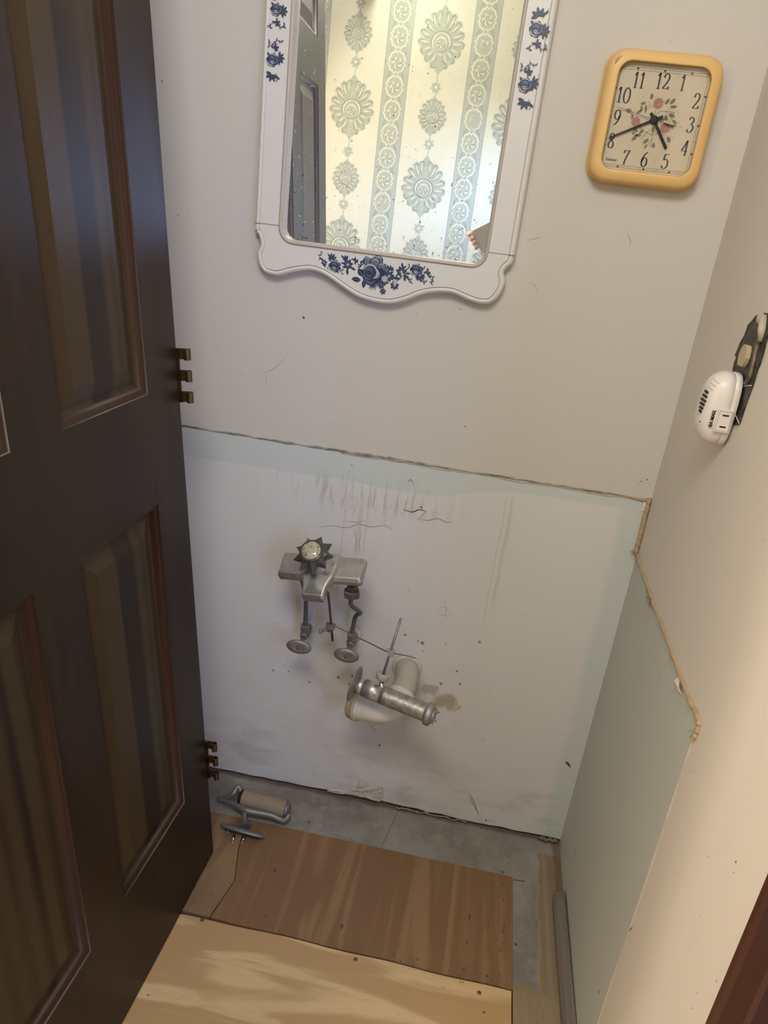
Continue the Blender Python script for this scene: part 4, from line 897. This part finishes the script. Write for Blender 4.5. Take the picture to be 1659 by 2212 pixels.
w = MB()
def oct_ring(x0, x1, y0, y1, c, z): return [(x0+c, y0, z), (x1-c, y0, z), (x1, y0+c, z), (x1, y1-c, z), (x1-c, y1, z), (x0+c, y1, z), (x0, y1-c, z), (x0, y0+c, z)]
HW = .0885
w.loft([oct_ring(-HW, HW, -.029, .029, .004, 0), oct_ring(-HW, HW, -.029, .029, .004, .012), oct_ring(-HW+.004, HW-.004, -.023, .025, .003, .019)], 0, False, True, FM)
dk = w.build('deck_plate', M['chrome'], fa); bevel(dk, .0018, 3, 20)
w = MB()
def sec_(y, hw_, z0, z1, ch): return [(-hw_, y, z0), (hw_, y, z0), (hw_, y, z1-ch), (hw_-ch, y, z1), (-hw_+ch, y, z1), (-hw_, y, z1-ch)]
w.loft([sec_(.026, .034, .002, .028, .004), sec_(.0, .038, .002, .031, .004), sec_(-.026, .034, .003, .030, .004), sec_(-.050, .0245, .004, .027, .003), sec_(-.071, .0225, .004, .0235, .003), sec_(-.074, .0215, .002, .018, .002)], 0, False, True, FM)
sp_ = w.build('spout', M['chrome'], fa); bevel(sp_, .0022, 3, 25)
w = MB(); w.lathe([(.0125, .006), (.0125, -.003), (.010, -.006)], (0, -.058, .004), (0, 0, 1), 16, 0, True, FM); w.build('aerator', M['greymetal'], sp_)
w = MB(); w.lathe([(.026, .028), (.025, .036), (.018, .040), (.0165, .048)], (0, -.002, 0), (0, 0, 1), 24, 0, True, FM); w.build('bonnet', M['chrome'], fa)
KM = FM @ Matrix.Translation((-.004, -.002, .047)) @ Matrix.Rotation(R(8), 4, 'X') @ Matrix.Scale(1.06, 4)
w = MB(); n = 9; c_pts = [(0, 0, 0)]
def kr(r1, r2, z, tw=0): return [((r1 if k % 2 == 0 else r2)*math.cos(math.pi*k/n + tw), (r1 if k % 2 == 0 else r2)*math.sin(math.pi*k/n + tw), z) for k in range(2*n)]
w.loft([kr(.017, .016, 0), kr(.0340, .0215, .007), kr(.0395, .0265, .016), kr(.0300, .0240, .026), kr(.0225, .0210, .031)], 0, False, True, KM)
kb = w.build('knob', M['knob'], fa)
w = MB(); w.lathe([(.0225, .0300), (.0225, .0335), (.0205, .0345), (.0185, .0335)], (0, 0, 0), (0, 0, 1), 28, 0, True, KM); w.build('cap_ring', mat('dark_ring', None, (.10, .09, .08), .2, .3), kb)
w = MB(); w.lathe([(.0185, .0325), (.0182, .036), (.015, .0385), (.008, .0398), (.001, .0402)], (0, 0, 0), (0, 0, 1), 28, 0, True, KM); w.build('cap', M['cap'], kb)
w = MB(); w.tube([FM @ Vector((.0, .018, .018)), FM @ Vector((.004, .021, .052))], [.006, .0055], 10); w.build('lift_rod_stub', M['chromed'], fa)
# threaded tails under deck, supply tubes
def tail(x): return FM @ Vector((x, 0, 0))
tl, tr = tail(-.046), tail(.063)
hexr = lambda c, ax, r, h, mb, mi=0: mb.lathe([(r*.86, 0), (r, h*.15), (r, h*.85), (r*.86, h)], c, ax, 6, mi, False)
w = MB(); w.tube([tr + Vector((0, 0, .004)), tr + Vector((0, .01, -.035))], .0065, 12); w.build('inlet_shank', M['rust'], fa)
w = MB(); w.tube([tl + Vector((0, 0, .004)), tl + Vector((0, .01, -.03))], .0065, 12); w.build('inlet_shank', M['rust'], fa)
nr = tr + Vector((.001, .006, -.032))
w = MB(); hexr(nr + Vector((0, .0, -.024)), (0, -.05, 1), .0175, .016, w); hexr(nr + Vector((0, 0, -.008)), (0, -.05, 1), .0125, .010, w); w.tube([nr + Vector((0, 0, -.012)), nr + Vector((0, 0, -.004))], .010, 12); w.build('coupling_nut', M['rust'], fa)

# ------------------------------------------------------------------ shutoff valves
def valve(x, z, label, top, jog, xo=0):
    t = thing('shutoff_valve', label, 'valve', (x, 0, z))
    w = MB(); w.lathe([(.017, .0005), (.016, .004), (.011, .006)], (x, 0, z), (0, -1, 0), 20); w.build('escutcheon', M['plain'], t)
    w = MB(); w.tube([(x, -.002, z), (x, -.022, z)], .0085, 14); w.tube([(x, -.020, z), (x, -.040, z)], .0108, 14); w.tube([(x, -.040, z), (x, -.052, z)], [.0095, .0075], 14)
    w.tube([(x, -.040, z + .002), (x, -.040, z + .020)], [.009, .0085], 14); w.build('valve_body', M['greymetal'], t)
    w = MB(); hexr((x, -.040, z + .014), (0, 0, 1), .0115, .012, w); w.build('compression_nut', M['greymetal'], t)
    w = MB(); w.tube([(x, -.05, z), (x, -.088, z)], .0045, 10); w.lathe([(.007, .074), (.013, .082), (.0165, .087), (.0165, .090), (.0150, .0925), (.007, .0935), (.005, .092)], (x, 0, z - .001), (0, -1, 0), 32, 0, True, None, 1.66, (1, 0, 0)); hd = w.build('handle', M['greymetal'], t)
    w = MB(); w.lathe([(.0035, .092), (.003, .0948), (.001, .0955)], (x, 0, z - .001), (0, -1, 0), 12); w.build('screw', M['screw'], hd)
    w = MB(); w.tube(catmull([Vector(p) for p in jog], 8), .0048, 12); w.build('supply_tube', M['tubing'], t)
    return t
zL, zR = .4676, .4685
valve(-.6560, zL, 'left grey shutoff valve with oval handle and straight supply tube under the faucet', None, [(-.656, -.040, zL + .012), (-.6575, -.040, zL + .05), (-.6575, -.045, .54), (-.656, -.06, .57), (tl.x, tl.y + .008, tl.z - .022)])
valve(-.5510, zR, 'right grey shutoff valve with oval handle and bent supply tube under the faucet', None, [(-.551, -.040, zR + .012), (-.551, -.040, zR + .035), (-.548, -.044, .535), (-.543, -.050, .548), (-.536, -.062, .562), (tr.x + .002, nr.y + .004, nr.z - .045), (tr.x + .001, nr.y + .002, nr.z - .022)])

# ------------------------------------------------------------------ pop-up linkage rods
def P3(u, v, y): return wp(u, v, 1, y)
t = thing('lift_rod', 'thin brown lift rod hanging behind the faucet with a clamp near its lower end', 'rod', P3(712, 1272, -.075))
w = MB(); w.tube([P3(705, 1245, -.085), P3(711, 1300, -.07), P3(718.5, 1384, -.065)], .0026, 10); w.build('rod', M['rust'], t)
w = MB(); c = P3(713, 1355, -.066); w.tube([c + Vector((0, 0, -.009)), c + Vector((0, 0, .009))], .0065, 8); w.box((c.x - .009, c.y - .007, c.z - .002), (c.x + .010, c.y + .006, c.z + .008)); w.tube([c + Vector((-.004, -.004, -.003)), c + Vector((-.015, -.010, -.006))], [.003, .004], 8); w.lathe([(.0052, 0), (.0052, .005)], c + Vector((-.017, -.010, -.007)), (-1, -.4, -.3), 10)
w.build('clevis_clamp', M['greymetal'], t)
t = thing('pivot_strap', 'thin flat metal strip slanting from the lift rod clamp to the second rod', 'rod', P3(800, 1390, -.08))
w = MB(); L = [P3(723, 1352, -.070), P3(757, 1369, -.075), P3(800, 1390, -.105), P3(838, 1408, -.138), P3(870, 1415, -.150), P3(898, 1422, -.150)]
cc = catmull(L, 5); w.loft([[p + Vector((0, .0006, .0012)), p + Vector((0, -.0006, .0012)), p + Vector((0, -.0006, -.0012)), p + Vector((0, .0006, -.0012))] for p in cc], 0, False); w.build('strip', M['greymetal'], t)

# drain tailpiece with its rod
t = thing('sink_drain_pipe', 'pitted chrome sink drain tailpiece hanging slantwise with a thin upright rod', 'drain pipe', P3(850, 1510, -.12))
yA, yB = -.155, -.190
A = P3(768, 1478, yA); B = P3(934, 1545, yB); AB = (B - A); ax = AB.normalized(); PR = .0188
w = MB(); w.tube([A + AB*.02, A + AB*.12], PR*.93, 24); w.build('shiny_sleeve', M['chrome'], t)
w = MB(); w.tube([A + AB*k for k in (.11, .34)], PR, 24); w.build('chrome_collar', M['chrome'], t)
w = MB(); w.tube([A + AB*(.335 + .06*k) for k in range(11)], [PR*(1.0 + random.uniform(-.012, .012)) for k in range(11)], 24); w.build('tailpiece', M['chromed'], t)
w = MB(); w.tube([A + AB*.91, A + AB*.93, A + AB*.99, A + AB*1.005], [PR*1.06, PR*1.28, PR*1.25, PR*1.0], 20); w.tube([A + AB*.985, A + AB*1.03], PR*.8, 14)
for _ in range(7):
    a = random.uniform(0, 6.28); u_ = ax.orthogonal().normalized(); v_ = ax.cross(u_); o_ = A + AB*1.01 + (u_*math.cos(a) + v_*math.sin(a))*PR*.7; w.tube([o_, o_ + ax*random.uniform(.004, .010) + Vector((0, 0, -.003))], [.003, .0012], 6)
w.build('slip_nut', M['chromed'], t)
w = MB(); w.lathe([(PR*.9, .004), (.032, .001), (.0375, -.001), (.0375, -.0025), (.030, -.002), (.012, -.002)], A, ax, 32); w.build('flange', M['greymetal'], t)
w = MB(); random.seed(4); w.lathe([(.012, -.003), (.013, -.006), (.008, -.010)], A, ax, 14)
for k in range(9):
    u_ = Vector((0, 0, 1)); a = random.uniform(0, 6.28); d_ = (u_*math.cos(a) + ax.cross(u_)*math.sin(a)); w.tube([A - ax*.004 + d_*.006, A - ax*(.008 + random.uniform(0, .006)) + d_*random.uniform(.010, .017)], [.004, .001], 6)
w.build('old_gasket', M['mark'], t)
rb = P3(824, 1470, -.162); bt = A + AB*.345
w = MB(); w.tube([bt, bt + (rb - bt)*.9], .006, 12); w.build('pivot_nipple', M['chrome'], t)
dR = (P3(866, 1336, -.130) - P3(826, 1455, -.160)).normalized(); cb = P3(825, 1466, -.162)
w = MB(); w.lathe([(.008, -.004), (.0135, .0), (.0145, .010), (.0135, .0125), (.010, .0128), (.009, .009), (.001, .009)], cb, dR, 20); w.build('pivot_nut', mat('grey_plastic_nut', None, (.42, .38, .32), .6), t)
w = MB(); w.tube([cb, P3(866, 1336, -.130)], .0027, 10); w.build('pivot_rod', M['greymetal'], t)
c = P3(845, 1410, -.147)
w = MB(); w.box((c.x - .006, c.y - .006, c.z - .006), (c.x + .006, c.y + .006, c.z + .006)); w.loft([[c + Vector((-.012, -.004, .011)), c + Vector((-.002, -.006, .006)), c + Vector((-.002, .006, .006))], [c + Vector((-.013, -.004, .011)), c + Vector((-.003, -.007, .005)), c + Vector((-.003, .006, .005))]], 0, False); bevel(w.build('spring_clip', mat('pale_clip', None, (.36, .32, .26), .6), t), .0008)

# white waste trap
M['pvc'] = mat('stained_white_pvc', lambda p, x, y, z: dict(color=mix(sst(noise(p, 30, 4, .7), .48, .7) * .45, (.70, .64, .58), (.50, .41, .32))), rough=.38); M['pvc2'] = mat('dusty_beige_pvc', lambda p, x, y, z: dict(color=mix(noise(p, 20, 4), (.50, .45, .39), (.42, .37, .31))), rough=.55); M['nut'] = mat('yellowed_nut', None, (.40, .36, .20), .5)
t = thing('waste_trap', 'white plastic waste trap elbow coming out of the back wall', 'drain trap', (-.4255, 0, .41))
w = MB(); w.lathe([(.034, .0004), (.0335, .003), (.031, .0055), (.0265, .006)], (-.4235, 0, .406), (0, -1, 0), 32); w.build('wall_collar', M['plain'], t)
w = MB(); pp = [Vector((-.425, .0, .405)), P3(880, 1452, -.03), P3(876, 1476, -.06), P3(866, 1502, -.09)]
w.tube(catmull(pp, 6), .0262, 28); w.build('waste_arm', M['pvc2'], t)
w = MB(); pp = [P3(868, 1497, -.085), P3(856, 1520, -.108), P3(834, 1531, -.118), P3(806, 1530, -.118), P3(780, 1526, -.112), P3(768, 1523, -.108)]
w.tube(catmull(pp, 6), .0295, 28); w.build('trap_bend', M['pvc'], t)
e0 = P3(778, 1526, -.112); e1 = P3(758, 1519, -.104); ed = (e1 - e0).normalized()
w = MB(); w.tube([e0 + ed*.001, e0 + ed*.007], .034, 32); w.build('trap_rim', M['ivory'], t)
w = MB(); w.lathe([(.0305, .006), (.0315, .007), (.0315, .019), (.0305, .0205), (.024, .0205), (.022, .010)], e0, ed, 40); w.build('slip_nut', M['nut'], t)
w = MB(); w.tube(catmull([P3(812, 1556, -.10), P3(812, 1566, -.085), P3(811, 1574, -.07)], 4), [.016, .017, .014, .013, .012, .010, .008, .007, .005], 14); w.build('cleanout_boss', M['pvc'], t)

# ------------------------------------------------------------------ toilet roll holder on the floor
M['cast'] = mat('grey_cast_metal', lambda p, x, y, z: dict(color=mix(noise(p, 45, 4, .7), (.25, .25, .24), (.13, .13, .13)), bump=noise(p, 70, 3), bs=.3), rough=.42, metal=.45); M['cardb'] = mat('cardboard', lambda p, x, y, z: dict(color=mix(noise(vmul(p, (20, 90, 90)), 1, 3), (.30, .235, .165), (.25, .195, .135))), rough=.8); M['steel'] = mat('bright_screw', None, (.6, .6, .6), .25, 1.)
def G(x, y, h): # zoom5: origin 400,1620 factor 4.608 ; h height above floor
    return wp(400 + x/4.608, 1620 + y/4.608, 2, h)
th = thing('toilet_roll_holder', 'grey cast metal toilet roll holder with empty cardboard tube lying on the floor', 'roll holder', G(600, 600, 0))
t0 = G(575, 475, .030); t1 = G(1000, 590, .026); tx = (t1 - t0).normalized(); rr = .0205
w = MB(); w.tube([t0, t1], rr, 28, 0, False); w.tube([t1, t0], rr*.93, 28, 0, False); w.build('cardboard_tube', M['cardb'], th)
w = MB(); w.lathe([(rr*.9, -.002), (rr*.95, .004), (rr*.7, .009), (rr*.35, .011)], t1, tx, 20); w.build('end_cap', M['cast'], th)
w = MB(); w.lathe([(rr*.9, -.004), (rr*.92, .008), (rr*.5, .010)], t0, -tx, 20); w.build('spool_end', M['slot'], th)
w = MB(); arm = catmull([G(325, 490, .026), G(420, 515, .026), G(520, 560, .028), G(600, 600, .030), G(720, 625, .028), G(850, 650, .024), G(940, 690, .020), G(990, 700, .018), G(1040, 640, .026)], 5)
w.tube(arm, [.0055 + .0022*math.sin(min(i, 40)/40*math.pi) for i in range(len(arm))], 12)
arm2 = catmull([G(325, 490, .026), G(420, 470, .034), G(480, 430, .044), G(520, 370, .052), G(545, 385, .050), G(545, 440, .040)], 5); w.tube(arm2, [.0048 + .002*math.sin(i/len(arm2)*math.pi) for i in range(len(arm2))], 12)
w.build('cradle', M['cast'], th)
w = MB(); w.tube(catmull([G(600, 600, .028), G(590, 660, .024), G(590, 720, .019), G(600, 760, .017)], 5), [.0078, .0072, .0066, .0062, .006, .006, .006, .0062, .0066, .0072, .008, .009, .010, .011, .012, .013], 14); w.build('post', M['cast'], th)
bc = G(570, 800, .015); bx = (G(760, 860, .015) - G(360, 745, .015)).normalized(); byv = Vector((-bx.y, bx.x, 0)).normalized(); nn = (Vector((0, 0, 1)) * .75 + byv * .62).normalized(); bu = nn.cross(bx).normalized()
BM_ = frame(bc, bx, bu, nn); Lh = (G(780, 865, .015) - G(340, 742, .015)).length/2
w = MB()
def oval(a, b, h): return [(a*math.copysign(abs(math.cos(t_))**.85, math.cos(t_)), b*math.sin(t_), h) for t_ in [2*math.pi*k/24 for k in range(24)]]
w.loft([oval(Lh*.98, .017, -.004), oval(Lh, .018, -.001), oval(Lh*.93, .015, .003), oval(Lh*.6, .010, .005)], 0, True, True, BM_); w.build('mounting_plate', M['cast'], th)
for x, y, x2, y2 in ((490, 845, 470, 920), (590, 865, 565, 920), (425, 790, 425, 808)):
    w = MB(); a = G(x, y, .010); b = G(x2, y2, .002); w.tube([a, b], [.0030, .0022], 8); w.lathe([(.001, -.001), (.0042, 0), (.0042, .002), (.002, .003)], b, (b-a).normalized(), 10); w.build('mounting_screw', M['steel'], th)

# ------------------------------------------------------------------ photographer's phone and hand (seen small in the mirror)
PH = Matrix.Translation(CAM) @ CR.to_4x4()
def ph(x, y, z): return PH @ Vector((x, y, z))
M['phone'] = mat('white_phone', None, (.9, .92, .92), .25); M['skin'] = mat('skin', None, (.66, .44, .34), .5); M['sleeve'] = mat('dark_sleeve', None, (.03, .035, .05), .8); M['cuff'] = mat('cream_cuff', None, (.75, .6, .45), .8)
pm = PH @ Matrix.Rotation(R(26), 4, 'Z')
t = thing('smartphone', 'white smartphone held up to take the picture, seen in the mirror corner', 'phone', ph(-.05, -.06, .01))
w = MB(); g = rrect(-.153, .014, -.060, .036, .012, 5); w.loft([[(a, b, .0045) for a, b in g], [(a, b, .0125) for a, b in g]], 0, False, True, pm); bevel(w.build('body', M['phone'], t), .0015)
w = MB(); w.lathe([(.0075, .0046), (.0075, .0030), (.0060, .0030), (.0058, .0044)], (-.0, 0, 0), (0, 0, 1), 20, 0, True, pm); w.build('lens_ring', M['slot'], t)
hn = thing('person', 'hand in a dark sleeve holding the white phone, seen in the mirror corner', 'person', ph(-.12, -.12, .03))
def skinned(name, verts, edges, rad, mt, parent):
    off = parent.location
    me = bpy.data.meshes.new(name); me.from_pydata([tuple(Vector(v) - off) for v in verts], edges, []); o = bpy.data.objects.new(name, me); COL.objects.link(o); o.parent = parent
    sk = o.modifiers.new('skin', 'SKIN')
    for v, r in zip(me.skin_vertices[0].data, rad): v.radius = (r, r)
    me.skin_vertices[0].data[0].use_root = True
    s2 = o.modifiers.new('s', 'SUBSURF'); s2.levels = 1; s2.render_levels = 2; me.materials.append(mt); return o
V = []; Ed = []; Rd = []
def hv(x, y, z, r): V.append(pm @ Vector((x, y, z))); Rd.append(r); return len(V) - 1
pa = hv(-.145, -.030, .050, .022); wr = hv(-.120, -.085, .072, .022); Ed.append((pa, wr)); fo = hv(-.100, -.135, .120, .024); Ed.append((wr, fo))
kn = hv(-.150, .005, .044, .019); Ed.append((pa, kn))
for i, (yy, L) in enumerate(((.026, .018), (.008, .022), (-.010, .020), (-.028, .014))):
    a = hv(-.166, yy, .034, .0092); b = hv(-.168, yy + .002, .010, .0085); c = hv(-.162, yy + .003, -.0035, .0075); d = hv(-.162 + L*.6, yy + .004, -.0045, .0065)
    Ed += [(kn if i < 2 else pa, a), (a, b), (b, c), (c, d)]
a = hv(-.125, -.045, .036, .011); b = hv(-.105, -.040, .027, .009); c = hv(-.085, -.034, .0225, .0075); Ed += [(pa, a), (a, b), (b, c)]
skinned('hand', V, Ed, Rd, M['skin'], hn)
w = MB(); w.tube([pm @ Vector(q) for q in ((-.116, -.092, .078), (-.112, -.102, .088))], [.030, .031], 16); w.tube([pm @ Vector(q) for q in ((-.114, -.098, .083), (-.095, -.145, .13), (-.07, -.20, .24))], [.032, .040, .048], 16, 1)
w.build('sleeve', [M['cuff'], M['sleeve']], hn)
